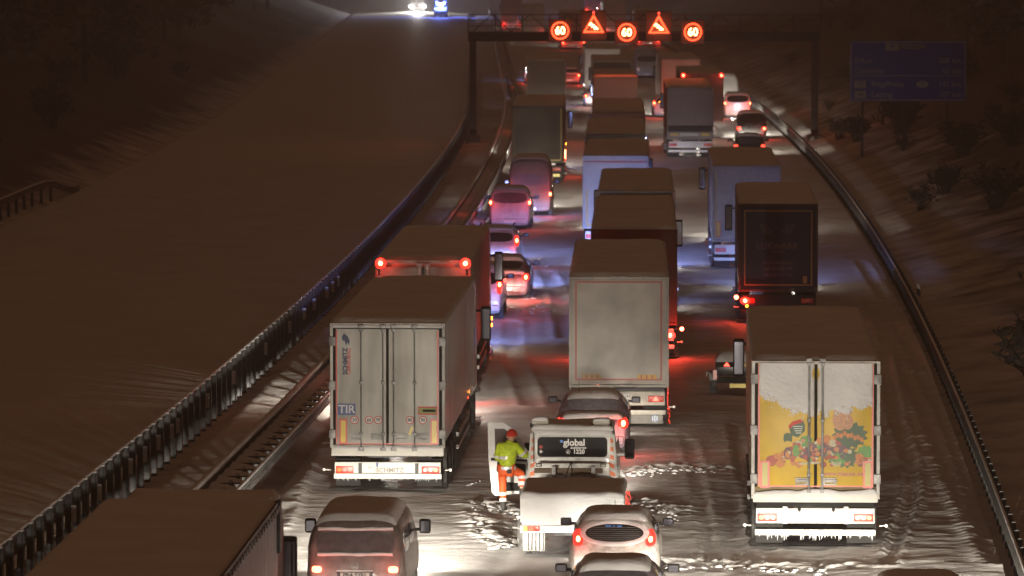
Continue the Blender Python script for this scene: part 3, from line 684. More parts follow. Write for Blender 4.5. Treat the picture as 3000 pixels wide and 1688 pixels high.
P_ = semi(1793, 45.0, 'brown-topped lorry just past the gantry in the middle queue', hd=.008, L=13.6, side=GREYBOX, rear=DARKTARP, frame=GREYBOX, heads=(1300, WARM), detail=0)
Q_ = semi(1765, 40.9, 'farthest large pale lorry of the middle queue beyond the gantry', hd=.002, L=13.6, side=GREYBOX, rear=mat('pale_rear', (.6, .56, .5), .6), heads=(1300, WARM), detail=0)

# ---- left queue far
R_ = semi(1575, 59.5, 'dark-backed lorry with a yellow frame line and yellow bumper strip in the left queue', mir=(1,), hd=.02, L=13.6, side=REDTARP, rear=mat('sooty_grey', (.17, .15, .12), .5, var=.7, vscale=.8), cabm=mat('pale_cab', (.5, .5, .52), .5), heads=(3500, WARM), tails=None, detail=1, bumper=DARKM)
part('yellow_line', MB().box(1.13, 1.18, -.02, -.0125, 1.25, 3.78), YELREFL, R_); part('yellow_line', MB().box(-.2, 1.13, -.02, -.0125, 1.2, 1.26), YELREFL, R_); part('yellow_line', MB().box(-1.18, -1.14, -.02, -.0125, 1.25, 3.78), mat('dull_yellow', (.3, .2, .05), .5), R_)
part('yellow_strip', MB().box(.25, 1.1, -.07, -.031, .42, .56), mat('bright_yellow_strip', (.9, .7, .02), .3), R_)
part('side_lamp', MB().box(1.28, 1.34, 6.2, 6.45, 1.0, 1.45), TAIL, R_); lamp('POINT', R_, (1.6, 6.3, 1.3), 25, RED, .08)
part('amber_marker', MB().box(1.28, 1.34, 10.5, 10.65, 1.5, 1.62), AMBERLIT, R_)
S_ = semi(1600, 44.6, 'pale lorry beyond the gantry at the head of the left queue', hd=.004, L=13.6, side=REDTARP, rear=mat('grey_rear', (.38, .35, .30)), frame=mat('pale_rear', (.6, .56, .5), .6), heads=(1300, COLD), detail=0)

# ---- right queue
E_ = semi(2279, 91.3, 'lorry with a navy curtain reading LUKmARR and a thin yellow frame line', mir=(-1,), hd=.036, L=11.6, side=mat('brown_side', (.16, .09, .06), .5, var=.3), rear=NAVYTARP, frame=mat('dark_frame', (.10, .08, .07), .5), cabm=mat('brown_side', (.16, .09, .06)), heads=(1800, COLD), tails={-1: 30}, detail=1, bumper=DARKM)
part('yellow_line', frame_mb(-1.09, 1.09, 1.28, 3.70, .035, -.017, -.0125), mat('amber_line', (.55, .33, .03), .4), E_)
dim = mat('dim_print', (.22, .16, .17), .5)
text('LUKmARR', -.03, -.016, 2.55, .30, dim, E_, .004)
for z, t_, s_ in ((2.38, 'transport', .12), (2.02, 'www.lukmarr.pl', .15), (1.82, '+48 500 000 000', .14), (1.62, '+48 500 000 000', .14)):
    if t_[0] == '+' : t_ = '+48 602 555 953' if z > 1.7 else '+48 602 377 695'
    text(t_, -.02, -.016, z, s_, dim, E_, .002)
for sx in (-1, 1):
    b_ = MB()
    for q, (r0, a0, a1) in enumerate(((.55, 185, 235), (.47, 190, 245), (.38, 195, 255))):
        pts = [(r0 * math.cos(rad(a0 + (a1 - a0) * i / 8)), r0 * math.sin(rad(a0 + (a1 - a0) * i / 8))) for i in range(9)]
        pts += [((r0 - .03) * math.cos(rad(a0 + (a1 - a0) * i / 8)), (r0 + .0) * math.sin(rad(a0 + (a1 - a0) * i / 8)) + .02) for i in range(7, 0, -1)]
        b_.poly_y([(-.03 + sx * (x + .0) * -1 * -1 if sx > 0 else -.03 - x, z + 3.35) for x, z in pts], -.016, -.0125)
    part('wing_emblem', b_, dim, E_)
part('yellow_label', MB().box(.80, .93, -.017, -.0125, 1.36, 1.58), mat('amber_line', (.55, .33, .03)), E_)
part('side_lamp', MB().disc(-1.34, .90, .07, -.05, 12, th=.03), TAIL, E_); part('lamp_arm', MB().box(-1.34, -1.2, -.02, .0, .88, .92), BLACK, E_)
part('amber_lens', MB().disc(-1.0, .62, .05, -.07, 12, th=.02), AMBERLIT, E_)
J_ = semi(2186, 79, 'lorry lit pale blue from behind with a yellow and red marker board, right queue', mir=(-1,), hd=.028, L=13.4, side=mat('grey_side', (.5, .47, .44)), rear=mat('pale_tarp', (.55, .56, .57), .5, var=.2), style='plain', heads=(3000, WARM), detail=1, bumper=WHITE)
part('yellow_line', MB().box(-1.15, -1.12, -.02, -.0125, 1.3, 3.75), YELREFL, J_)
q = part('marker_board', MB().box(-1.12, -.95, -.024, -.0175, 1.25, 1.85), REDREFL, J_); part('yellow_field', MB().box(-1.09, -.98, -.028, -.0245, 1.29, 1.81), YELREFL, q)
C_ = semi(2022, 53.6, 'grey lorry with yellow and white marker plates in front of the gantry, right of centre', hd=.016, L=13.6, side=REDTARP, rear=mat('grey_tarp2', (.40, .36, .34), .5, var=.2), style='plain', heads=(1300, WARM), detail=1)
part('dark_band', MB().box(-1.2, 1.2, -.02, -.0125, 1.5, 1.85), DARKM, C_)
for x0, x1, mm in ((-1.1, -.65, YELREFL), (-.55, .45, WHITE), (.6, 1.05, YELREFL)): part('marker_plate', MB().box(x0, x1, -.024, -.0205, 1.28, 1.42), mm, C_)
T2 = semi(2057, 49.1, 'dark lorry with two small red lamps high on its rear beyond the gantry', hd=.012, L=13.6, side=REDTARP, rear=REDTARP, marks=True, heads=(1300, WARM), detail=0)
U2 = semi(1994, 44.4, 'pale-backed lorry beyond the gantry at the head of the right queue', hd=.004, L=13.6, side=GREYBOX, rear=mat('pale_rear', (.6, .56, .5), .6), heads=(1300, WARM), detail=0)
# far queue beyond the gantry
for cx, s, lb in ((1500, 24.5, 'faint far lorry high in the photo, left of the far queue'), (1560, 27, 'faint far lorry with blue lights behind it in the far queue'), (1680, 29, 'faint far lorry above the leftmost round sign'), (1800, 26, 'faint far lorry above the middle round sign'), (1740, 21, 'smallest far lorry at the top of the photo'), (1900, 28.5, 'faint far lorry behind the right warning triangle')):
    semi(cx, s, lb, hd=-.005, L=12, side=GREYBOX, rear=GREYBOX, heads=(2500, COLD if cx in (1560, 1740) else WARM), detail=1, tails={-1: 30, 1: 30} if cx != 1560 else {1: 40})

# ---- big white lorry in the left foreground, its rear out of frame
pT = at_z(559, 1455, 4.0)
T1 = semi(0, 100, 'large snow-roofed lorry with a white ribbed side in the bottom left corner', hd=.041, L=14.0, w=2.7, side=mat('ribbed_white', (.66, .64, .66), .35, var=.35, vscale=3, stretch=(1, 3, .3)), heads=(1400, WARM), cabm=REDTARP, detail=1)
T1.location = (pT.x - 14.0 * .041, pT.y - 14.0, 0)
del PATCH.v[-54:]; PATCH.f = PATCH.f[:-26]; PATCH.m = PATCH.m[:-26]
rib = MB().box(0, .012, 0, .05, 1.25, 3.78).mesh('rib', T1.children[0].data.materials[0])
for k in range(56): link('rib', rib, T1, (1.352, .2 + k * .245, 0))
part('gutter', MB().box(1.35, 1.39, 0, 14.0, 3.80, 3.95), DARKM, T1)
clip = MB().box(0, .035, -.05, .05, -.05, .04).mesh('clip', SNOWYSTEEL, bevel=.01)
for k in range(34): link('clip', clip, T1, (1.39, .3 + k * .405, 3.86))
part('corner_flap', MB().box(1.34, 1.42, 13.75, 14.02, 3.15, 3.97), DARKM, T1, bevel=.02)
part('side_deflector', MB().add([(1.32, 14.05, 1.2), (1.32, 14.05, 3.9), (1.25, 15.2, 3.7), (1.25, 15.2, 1.2), (1.27, 14.05, 1.2), (1.27, 14.05, 3.9), (1.2, 15.2, 3.7), (1.2, 15.2, 1.2)], [(0, 1, 2, 3), (4, 7, 6, 5), (0, 4, 5, 1), (1, 5, 6, 2), (2, 6, 7, 3)]), REDTARP, T1)

# ---- right foreground lorry with the fruit print
Dk = semi(2388, 143.2, 'lorry with yellow fruit-print doors half covered in snow and www.macoo.de', mir=(-1,), hd=.040, w=2.63, L=13.3, style='doors', top=4.06, bumper=BUMPERW, side=mat('gold_side', (.32, .24, .12), .5, var=.4, vscale=2), frame=mat('snowy_frame', (.72, .71, .68), .5, var=.3, vscale=4, bump=.01, bscale=12), heads=None, detail=2, bot=1.25, cabm=WHITE)
for ch in list(Dk.children):
    if ch.name.split('.')[0] in ('rear_bumper',): ch.location.z += .12; ch.scale.z = 1.25; ch.location.z -= .13
    if ch.name.split('.')[0] in ('light_cluster',): ch.location.z += .16; ch.location.y -= .02
door_set(Dk, 2.63, 1.38, 3.93, YELLOW, (-.137, .137), rodr=.026, rodm=SNOWYSTEEL, handles=((-.41, -.16), (.16, .42)), handlez=1.50, hinges=(3.6, 2.55, 1.55))
for x0, x1, z0, z1 in ((-1.18, -1.14, 1.4, 3.9), (1.14, 1.18, 1.4, 3.9), (-1.14, 1.14, 1.385, 1.41)): part('red_edge', MB().box(x0, x1, -.056, -.051, z0, z1), REDREFL, Dk)
for x0, x1 in ((-1.13, -.94), (.97, 1.165)):
    q = part('marker_board', MB().box(x0, x1, -.066, -.056, 1.36, 1.92), REDREFL, Dk); part('yellow_field', MB().box(x0 + .04, x1 - .04, -.070, -.0665, 1.41, 1.88), mat('olive_yellow', (.5, .45, .1), .4), q)
text('www.macoo.de', .56, -.0585, 1.655, .132, mat('maroon_print', (.35, .02, .03), .4), Dk, .003)
part('door_sill', MB().box(-1.28, 1.28, -.06, .05, 1.06, 1.26), BUMPERW, Dk, bevel=.03)
snowpart('sill_snow', slab(-1.25, 1.25, -.12, .0, 1.25, .07, 40, 5, seed=15, rough=.08, side=.05), Dk)
part('rear_recess', MB().box(-1.2, 1.2, .1, .2, .95, 1.08), BLACK, Dk)
for x in (-.62, .63): part('bumper_bracket', MB().box(x - .05, x + .05, -.06, -.02, .62, .98), BUMPERW, Dk, bevel=.01)
part('coupling_hole', MB().disc(-.33, .92, .035, -.03, 10, ry=.06), BLACK, Dk); part('coupling_hole', MB().disc(.37, .92, .035, -.03, 10, ry=.06), BLACK, Dk)
part('snowy_knob', MB().disc(-.48, .86, .08, -.07, 14, th=.05), BUMPERW, Dk); part('snowy_knob', MB().disc(.48, .86, .07, -.07, 14, th=.05), BUMPERW, Dk)
# fruit print: flat coloured shapes on the doors
fruits = {'apple_print': (.45, .05, .03), 'orange_print': (.65, .22, .03), 'green_print': (.12, .35, .06), 'pale_print': (.62, .58, .40), 'dark_green_print': (.03, .09, .03), 'peach_print': (.62, .30, .16), 'plum_print': (.12, .04, .08)}
fm = {k: mat(k, c, .45, var=.35, vscale=22) for k, c in fruits.items()}
rr = random.Random(4); yy = -.0515
def fprint(n, pts):
    global yy
    yy -= .00006; b_ = MB(); b_.poly_y(pts, yy, yy + .00005); part(n, b_, fm[n], Dk)
def blob(n, x, z, r, ry=None, k=14, jag=0.):
    fprint(n, [(x + r * (1 + (jag * (1 if i % 2 else -1))) * math.cos(2 * math.pi * i / k), z + (ry or r) * (1 + jag * (1 if i % 2 else -1)) * math.sin(2 * math.pi * i / k)) for i in range(k)])
blob('dark_green_print', .70, 2.45, .34, .26, 26, .12); blob('dark_green_print', .52, 2.05, .34, .20, 30, .16); blob('plum_print', .3, 2.15, .34, .18, 18, .05); blob('plum_print', -.12, 2.12, .25, .2, 18, .05)
blob('green_print', 1.02, 2.10, .17, .14, 18, .15); blob('green_print', -.20, 2.32, .14, .12, 14, .1); blob('dark_green_print', .62, 1.93, .22, .14, 22, .2); blob('green_print', .45, 1.97, .15, .13, 20, .4)
blob('peach_print', .50, 2.78, .16, .24); blob('peach_print', .64, 2.72, .13, .16); blob('peach_print', .56, 2.95, .20, .12)
for k in range(120):
    t = rr.random(); x = -.95 + 2.1 * t; hgt = .12 + .46 * math.sin(math.pi * min(1, max(0, t * 1.05))) ** 1.3
    z = 1.83 + rr.random() * hgt; n_ = rr.choice(['apple_print'] * 4 + ['orange_print'] * 3 + ['green_print', 'pale_print', 'peach_print', 'plum_print'])
    if .35 < x < .85 and z < 2.08 and rr.random() < .7: continue
    r_ = rr.uniform(.045, .085) if k < 50 else rr.uniform(.025, .05)
    blob(n_, x, z, r_, r_ * rr.uniform(.85, 1)); 
for x, z in ((-.78, 1.98), (-.63, 2.04), (-.92, 1.93), (-.72, 1.87)): blob('orange_print' if x > -.9 else 'apple_print', x, z, .095)
for k in range(9): blob('orange_print', .38 + .07 * k, 2.46 - .02 * abs(k - 3) + .03 * (k % 2), .04, .055)
for k in range(7): a = rad(60 + k * 10); blob('dark_green_print', -.57 + .13 * math.cos(a), 2.25 + .16 * math.sin(a), .025, .09, 8)
blob('plum_print', -.57, 2.07, .085, .13, 16, .04); blob('orange_print', -.57, 2.05, .05, .09); blob('green_print', -.40, 2.13, .07, .13, 14, .1)
for k in range(34):
    x = rr.uniform(-.95, 1.1); z = 1.86 + rr.random() * .4 * math.sin(math.pi * min(1, max(0, (x + 1) / 2.15))); blob(rr.choice(['pale_print', 'apple_print', 'orange_print', 'peach_print']), x, z, rr.uniform(.014, .03))
for k in range(4): blob('pale_print', -.28 + k * .10, 1.86 + .008 * k, .08, .022)
for k in range(6): a = rad(230 + k * 16); blob('pale_print', .42 + .13 * math.cos(a), 1.98 + .13 * math.sin(a), .014, .05, 8)
bd = part('shield_badge', MB().poly_y([(-.56, 2.64), (-.47, 2.73), (-.28, 2.78), (-.22, 2.66), (-.22, 2.54), (-.36, 2.40), (-.50, 2.44)], -.0575, -.0565), fm['dark_green_print'], Dk)
part('badge_band', MB().poly_y([(-.56, 2.64), (-.47, 2.73), (-.28, 2.78), (-.27, 2.72), (-.46, 2.65), (-.53, 2.58)], -.0590, -.058), REDPRINT, bd)
for k in range(4): part('badge_line', MB().box(-.47 + .02 * k, -.26 - .01 * k, -.0590, -.058, 2.62 - .045 * k, 2.635 - .045 * k), WHITEPRINT, bd)
# crust of driven snow over the upper half, its lower border ragged
def crust(x0, x1, zlow, seed):
    nx, nz = 60, 130; v = []; f = []
    for j in range(nz + 1):
        z = 2.55 + (3.93 - 2.55) * j / nz
        for i in range(nx + 1):
            x = x0 + (x1 - x0) * i / nx
            e = (z - zlow(x)) / .16 + noise.noise(Vector((x * 7, z * 7, seed))) * 1.1 + noise.noise(Vector((x * 26, z * 26, seed))) * 1.0
            e2 = min(1, max(0, e)) * min(1, min(i, nx - i) / 1.5 + .0)
            hole = smoothstep(.10, .2, math.hypot((x) / .6, (z - 3.72)))   # bare centre at the top
            t = (.028 + .012 * noise.noise(Vector((x * 3, z * 3, seed))) + .006 * noise.noise(Vector((x * 14, z * 14, seed)))) * e2 * hole
            v.append((x, -.049 - t - (.004 if t > 0.004 else -.01), z))
    w_ = nx + 1
    for j in range(nz):
        for i in range(nx): a = j * w_ + i; f.append((a, a + 1, a + w_ + 1, a + w_))
    b_ = MB(); b_.add(v, f); return b_
snowpart('door_snow', crust(-1.17, -.03, lambda x: 2.86 + .30 * smoothstep(-.35, -1.0, x) if False else 2.86 + .30 * (1 - smoothstep(-1.0, -.35, x)), 3), Dk)
snowpart('door_snow', crust(.03, 1.17, lambda x: 2.86 + .14 * smoothstep(.4, 1.1, x), 8), Dk)
ic = MB(); rr = random.Random(9)
for k in range(60):
    x = rr.uniform(-1.18, 1.18); l = rr.uniform(.02, .12); ic.cyl((x, rr.uniform(-.02, .05), .385), (x, .0, .385 - l), .012, .002, 5)
part('icicles', ic, mat('ice', (.8, .82, .85), .15), Dk, kind='stuff')
ic = MB()
for k in range(40):
    x = rr.uniform(-1.15, 1.15); ic.cyl((x, rr.uniform(-.02, .05), .385), (x, .0, .385 - rr.uniform(.02, .08)), .01, .002, 5)
part('icicles', ic, mat('ice', (.8, .82, .85), .15), A, kind='stuff')
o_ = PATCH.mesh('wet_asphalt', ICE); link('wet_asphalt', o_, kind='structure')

# ------------------------------------------------------------------ cars
PROF = {
 'hatch': dict(L=4.0, W=1.76, H=1.47, belt=.92, th=.24, zb=.24, p=[(0, .50), (.02, .72), (.06, .92), (.12, .99), (.52, 1.36), (.62, 1.42), (.95, 1.46), (1.7, 1.47), (2.3, 1.41), (3.0, .99), (3.7, .80), (3.93, .68), (4.0, .5)]),
 'saloon': dict(L=4.6, W=1.80, H=1.44, belt=.95, th=.26, zb=.22, p=[(0, .5), (.03, .80), (.08, .93), (.2, 1.0), (.75, 1.04), (1.35, 1.36), (1.6, 1.42), (2.2, 1.45), (2.8, 1.39), (3.5, 1.0), (4.2, .84), (4.52, .7), (4.6, .5)]),
 'estate': dict(L=4.6, W=1.80, H=1.52, belt=.95, th=.22, zb=.22, p=[(0, .5), (.03, .9), (.08, 1.0), (.36, 1.38), (.46, 1.46), (.8, 1.5), (2.2, 1.52), (2.9, 1.42), (3.5, 1.0), (4.2, .84), (4.52, .7), (4.6, .5)]),
 'mpv': dict(L=4.4, W=1.80, H=1.80, belt=1.1, th=.13, zb=.25, p=[(0, .5), (.02, 1.0), (.05, 1.15), (.16, 1.62), (.26, 1.74), (.6, 1.79), (2.2, 1.80), (2.8, 1.68), (3.5, 1.12), (4.1, .92), (4.35, .7), (4.4, .5)]),
 'van': dict(L=4.75, W=1.86, H=1.92, belt=1.15, th=.13, zb=.25, p=[(0, .45), (.015, .9), (.04, 1.12), (.20, 1.68), (.27, 1.80), (.40, 1.88), (.8, 1.91), (3.0, 1.92), (3.4, 1.86), (4.1, 1.18), (4.6, .98), (4.72, .8), (4.75, .5)]),
 'tallvan': dict(L=5.6, W=1.98, H=2.62, belt=1.2, th=.12, zb=.3, p=[(0, .5), (.02, 1.2), (.10, 2.42), (.18, 2.54), (.5, 2.60), (4.0, 2.62), (4.3, 2.4), (4.9, 1.3), (5.45, 1.0), (5.6, .6)]),
}
def zt_at(P, y):
    p = P['p']
    for (a, za), (b, zb_) in zip(p[:-1], p[1:]):
        if a <= y <= b: t = (y - a) / (b - a); return za + (zb_ - za) * t
    return p[-1][1]
def car_body(P):
    L, W, zb = P['L'], P['W'], P['zb']
    ys = sorted(set([round(a, 3) for a, _ in P['p']] + [.25, .35, .45] + [round(L * i / 26, 3) for i in range(1, 26)]))
    n = 40; v = []; f = []
    for y in ys:
        zt = zt_at(P, y); zc, hz = (zb + zt) / 2, (zt - zb) / 2
        e = min(y, L - y); w = W / 2 * (1 - .14 * max(0, 1 - e / .55) ** 2.2)
        for i in range(n):
            t = 2 * math.pi * i / n + .0785; c, s_ = math.cos(t), math.sin(t)
            z = zc + hz * math.copysign(abs(s_) ** .42, s_); x = w * math.copysign(abs(c) ** .36, c)
            if z > P['belt']: x *= 1 - P['th'] * ((z - P['belt']) / (P['H'] - P['belt'])) ** 1.1
            v.append((x, y, z))
    m = len(ys)
    for j in range(m - 1):
        for i in range(n): a = j * n + i; b = j * n + (i + 1) % n; f.append((a, b, b + n, a + n))
    f += [tuple(range(n)), tuple(range((m - 1) * n, m * n))[::-1]]
    b_ = MB(); b_.add(v, f); return b_
BVHC = {}
def cast(bvh, o, d, default=None):
    h = bvh.ray_cast(Vector(o), Vector(d))
    return h[0] if h[0] is not None else default
def patch(bvh, face, a0, a1, b0, b1, off=.008, n=14, rnd=3.2, warp=None, ylim=9):
    """rounded patch that follows the bodywork. face: rear / left / right / top; (a,b) ranges = (x,z), (y,z) or (x,y)"""
    v = []; rings = 5; ca, cb, ra, rb = (a0 + a1) / 2, (b0 + b1) / 2, (a1 - a0) / 2, (b1 - b0) / 2
    k = 4 * n; ok = True
    for r in range(rings + 1):
        for i in range(k):
            t = 2 * math.pi * i / k; c, s_ = math.cos(t), math.sin(t)
            q = (r / rings)
            a = ca + ra * q * math.copysign(abs(c) ** (2 / rnd), c); b = cb + rb * q * math.copysign(abs(s_) ** (2 / rnd), s_)
            if warp: a, b = warp(a, b)
            if face == 'rear': h = cast(bvh, (a, -2, b), (0, 1, 0)); p = (a, (h.y if h and h.y < ylim else .1) - off, b)
            elif face in ('left', 'right'):
                sg_ = -1 if face == 'left' else 1
                h = cast(bvh, (3 * sg_, a, b), (-sg_, 0, 0)); p = ((h.x if h else sg_ * .8) + sg_ * off, a, b)
            else: h = cast(bvh, (a, b, 5), (0, 0, -1)); p = (a, b, (h.z if h else 1.4) + off)
            v.append(p)
    f = [];
    for r in range(rings):
        for i in range(k): x = r * k + i; y = r * k + (i + 1) % k; f.append((x, y, y + k, x + k))
    b_ = MB(); b_.add(v, f); return b_
def pp(name, b_, m, parent, **pr):
    me = b_.mesh(name, m); me.shade_smooth(); return link(name, me, parent, **pr)
def draped(bvh, x0, x1, y0, y1, th, nx, ny, seed, rough=.02, side=.12, shape=None):
    v = []; f = []
    for j in range(ny + 1):
        for i in range(nx + 1):
            u, w = i / nx, j / ny; x = x0 + (x1 - x0) * u; y = y0 + (y1 - y0) * w
            if shape: x *= shape(y)
            h = cast(bvh, (x, y, 5), (0, 0, -1)); z = h.z if h else 1.0
            dx = min(u, 1 - u) * (x1 - x0); dy = min(w, 1 - w) * (y1 - y0)
            e = math.sqrt(max(0, 1 - (1 - min(1, dx / side)) ** 2)) * math.sqrt(max(0, 1 - (1 - min(1, dy / side)) ** 2))
            v.append((x, y, z - .02 + (th + .02 + rough * noise.noise(Vector((x * 3, y * 2.5, seed)))) * e))
    w_ = nx + 1
    for j in range(ny):
        for i in range(nx): a = j * w_ + i; f.append((a, a + 1, a + w_ + 1, a + w_))
    b_ = MB(); b_.add(v, f); return b_
def car(cx, s, kind, label, cat='car', paint=None, hd=None, heads=None, brake=None, lights=(.62, .88, .72, .96), win=True, winm=None, detail=2, snowm=None, plate=None, group='cars caught in the queue', mirrors=True, name=None, tailm=None, loc=None, headkw={}):
    P = PROF[kind]; p = loc or rd(cx, s); hd = head(p.y) if hd is None else hd
    r = empty(name or {'van': 'van', 'tallvan': 'van'}.get(kind, 'car'), p, -math.atan(hd), label, cat, group)
    v, f = bare_patch(cx, s, P['L'], P['W'], hd) if loc is None else ([], [])
    if v: PATCH2.add(v, f)
    if kind not in BVHC:
        b_ = car_body(P); me = b_.mesh('body', paint or GREYP, smooth=True); bm = bmesh.new(); bm.from_mesh(me); BVHC[kind] = BVHTree.FromBMesh(bm); bm.free()
    bvh = BVHC[kind]; me = car_body(P).mesh('body', paint or GREYP); me.shade_smooth(); link('body', me, r)
    L, W, H, belt = P['L'], P['W'], P['H'], P['belt']; hw = W / 2; wt = hw * (1 - P['th'])
    ysn = [a for a, z in P['p'] if z > H * .93]; y0, y1 = ysn[0], ysn[-1]
    pp('roof_snow', draped(bvh, -wt - .01, wt + .01, y0 - .1, y1 + .15, .06, 14, 16, s, side=.2), SNOW, r)
    if kind in ('saloon', 'estate', 'hatch', 'mpv'): pp('bonnet_snow', draped(bvh, -hw * .88, hw * .88, L * .80, L * .97, .04, 10, 8, s + 2), SNOW, r)
    if kind == 'saloon': pp('boot_snow', draped(bvh, -hw * .86, hw * .86, .06, .78, .05, 12, 8, s + 4), SNOW, r)
    zr = {'hatch': (1.0, 1.34), 'saloon': (1.08, 1.32), 'estate': (1.05, 1.38), 'mpv': (1.18, 1.62), 'van': (1.22, 1.66), 'tallvan': (1.45, 1.95)}[kind]
    if win: pp('rear_window', patch(bvh, 'rear', -wt * .9, wt * .9, zr[0], zr[1], .008), winm or GLASS, r)
    zs = (belt + .05, min(H - .16, belt + .42)) if kind != 'tallvan' else (1.3, 1.8)
    if detail >= 1:
        for sd in ('left', 'right'):
            for (a, b) in ((y0 + .1, y0 + (y1 - y0) * .42), (y0 + (y1 - y0) * .46, y0 + (y1 - y0) * .88)):
                pp('side_window', patch(bvh, sd, a, b, zs[0], zs[1], .006, 8), GLASS, r)
    pp('windscreen', patch(bvh, 'top', -wt * .88, wt * .88, y1 + .18, y1 + .55, .006, 8), GLASS, r)
    for sx in (-1, 1):
        lit = (brake or {}).get(sx, 0)
        x0, x1, z0, z1 = lights
        a, b = (x0, min(x1, hw * .97)) if sx > 0 else (-min(x1, hw * .97), -x0)
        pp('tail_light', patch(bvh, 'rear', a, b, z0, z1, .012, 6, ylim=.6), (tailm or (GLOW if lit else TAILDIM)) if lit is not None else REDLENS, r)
        if lit:
            lamp('POINT', r, (sx * (x0 + x1) / 2, -.62 if p.y > 130 else -.34, (z0 + z1) / 2), lit * (1.3 if p.y > 130 else 1), RED, .06)
            if tailm is None: pp('lit_bulb', patch(bvh, 'rear', *sorted((sx * ((x0 + x1) / 2 - .05), sx * ((x0 + x1) / 2 + .05))), (z0 + z1) / 2 - .07, (z0 + z1) / 2 + .07, .03, 5, 2.2, ylim=.6), TAIL, r)
        wheel(r, sx * (hw - .12), .75 if kind != 'tallvan' else 1.1, .31, .2); wheel(r, sx * (hw - .12), L - .85, .31, .2)
        if mirrors:
            ym = y1 + .35 if kind not in ('van', 'tallvan') else L - 1.0
            zm = belt + .10
            mr = part('wing_mirror', MB().box(sx * (hw + .13) - .11, sx * (hw + .13) + .11, ym, ym + .09, zm - .02, zm + .14), BLACK, r, bevel=.035)
            part('mirror_arm', MB().box(min(sx * hw * .93, sx * (hw + .04)), max(sx * hw * .93, sx * (hw + .04)), ym + .02, ym + .07, zm, zm + .05), BLACK, mr)
            part('mirror_glass', MB().box(sx * (hw + .13) - .085, sx * (hw + .13) + .085, ym - .006, ym - .001, zm, zm + .115), MATS['mirror'], mr)
        part('headlight', MB().box(sx * hw * .7 - .15, sx * hw * .7 + .15, L - .2, L - .03, .60, .74), HEADLIT if heads else WHITE, r, bevel=.02)
    part('rear_bumper', MB().box(-hw * .84, hw * .84, -.07, .1, .34, .54), BLACK if not paint else paint, r, bevel=.05)
    q = part('licence_plate', MB().box(-.26, .26, -.092, -.072, .40 if kind == 'saloon' else .36, .51 if kind == 'saloon' else .47), mat('plate_white', (.8, .8, .8)), r)
    if heads: headlamps(r, L + .12, hw * .68, .66, heads[0], heads[1], **headkw)
    return r, bvh
PATCH2 = MB()
GREYP = mat('grey_car_paint', (.10, .10, .11), .35, metal=.3, coat=.4, var=.3, vscale=4, dirt=(.35, .34, .34))
SILVER = mat('silver_paint', (.42, .42, .44), .35, metal=.4, coat=.4, var=.4, vscale=6, dirt=(.6, .6, .6))
DARKRED = mat('dark_red_paint', (.10, .03, .03), .4, coat=.4, var=.3, vscale=5, dirt=(.3, .2, .2))
PURPLE = mat('frosty_plum_paint', (.13, .10, .13), .5, coat=.3, var=.5, vscale=5, dirt=(.26, .22, .26))
WHITEP = mat('white_car_paint', (.72, .72, .72), .35, coat=.4, var=.15)
BLACKP = mat('black_car_paint', (.015, .015, .02), .25, coat=.5, var=.3, dirt=(.03, .03, .035), vscale=9)
PALEP = mat('frosted_silver_paint', (.36, .34, .32), .45, coat=.2, var=.3, vscale=9, dirt=(.64, .62, .59))

# foreground van with lit red tail lights
V, bv = car(1040, 158.5, 'van', 'grey-brown snowed-up van with square glowing tail lights in the foreground', 'van', paint=mat('frosty_brown_paint', (.12, .09, .085), .5, coat=.2, var=.3, vscale=5, dirt=(.24, .20, .19)), hd=.042, winm=FROST,
            heads=(9500, HALO), lights=(.62, .80, .90, 1.02), brake={-1: 9, 1: 9}, mirrors=False, tailm=mat('lit_red_square_lens', (.5, .02, .01), .3, emit=(1, .13, .06), es=14))
for sx in (-1, 1):
    m_ = part('wing_mirror', MB().box(sx * 1.10 - .11, sx * 1.10 + .11, 3.3, 3.42, 1.22, 1.50), BLACK, V, bevel=.05)
    part('mirror_arm', MB().box(min(sx * .86, sx * 1.02), max(sx * .86, sx * 1.02), 3.34, 3.40, 1.27, 1.32), BLACK, m_)
    part('mirror_glass', MB().box(sx * 1.10 - .08, sx * 1.10 + .08, 3.285, 3.296, 1.26, 1.46), MATS['mirror'], m_)
for z, nm in ((1.69, 'window_snow'), (1.235, 'window_snow')):
    v = MB()
    for k in range(30):
        x = -.70 + 1.4 * k / 29; h = cast(bv, (x, -2, z), (0, 1, 0)); zz = z + noise.noise(Vector((x * 3, z, 1))) * .02; w_ = .035 + .012 * noise.noise(Vector((x * 6, z, 4)))
        for a in range(6): t = math.pi * 2 * a / 6; v.v.append((x, h.y - .012 + .035 * math.cos(t), zz + w_ * math.sin(t)))
    v.f = [(k * 6 + a, k * 6 + (a + 1) % 6, k * 6 + 6 + (a + 1) % 6, k * 6 + 6 + a) for k in range(29) for a in range(6)]; v.m = [0] * len(v.f)
    pp(nm, v, SNOW, V)
e_ = cast(bv, (0, -2, 1.0), (0, 1, 0)).y
q = part('round_emblem', ring(.060, .070, e_ - .02, .012, cz=1.03), SNOWYSTEEL, V); part('emblem_strokes', MB().poly_y([(-.045, 1.075), (-.03, 1.075), (0, 1.035), (.03, 1.075), (.045, 1.075), (0, 1.02)], e_ - .02, e_ - .01).poly_y([(-.055, 1.045), (-.04, 1.045), (-.025, .995), (0, 1.03), (.025, .995), (.04, 1.045), (.055, 1.045), (.025, .968), (0, 1.005), (-.025, .968)], e_ - .02, e_ - .01), SNOWYSTEEL, q)
part('plate_recess', MB().box(-.33, .33, e_ - .03, e_ + .01, .80, .93), DARKM, V, bevel=.01)
part('licence_plate', MB().box(-.27, .27, e_ - .045, e_ - .031, .805, .905), mat('frosted_plate', (.35, .34, .32), .5), V); text('PRA 5Y81', 0, e_ - .048, .855, .105, BLACK, V, .002)
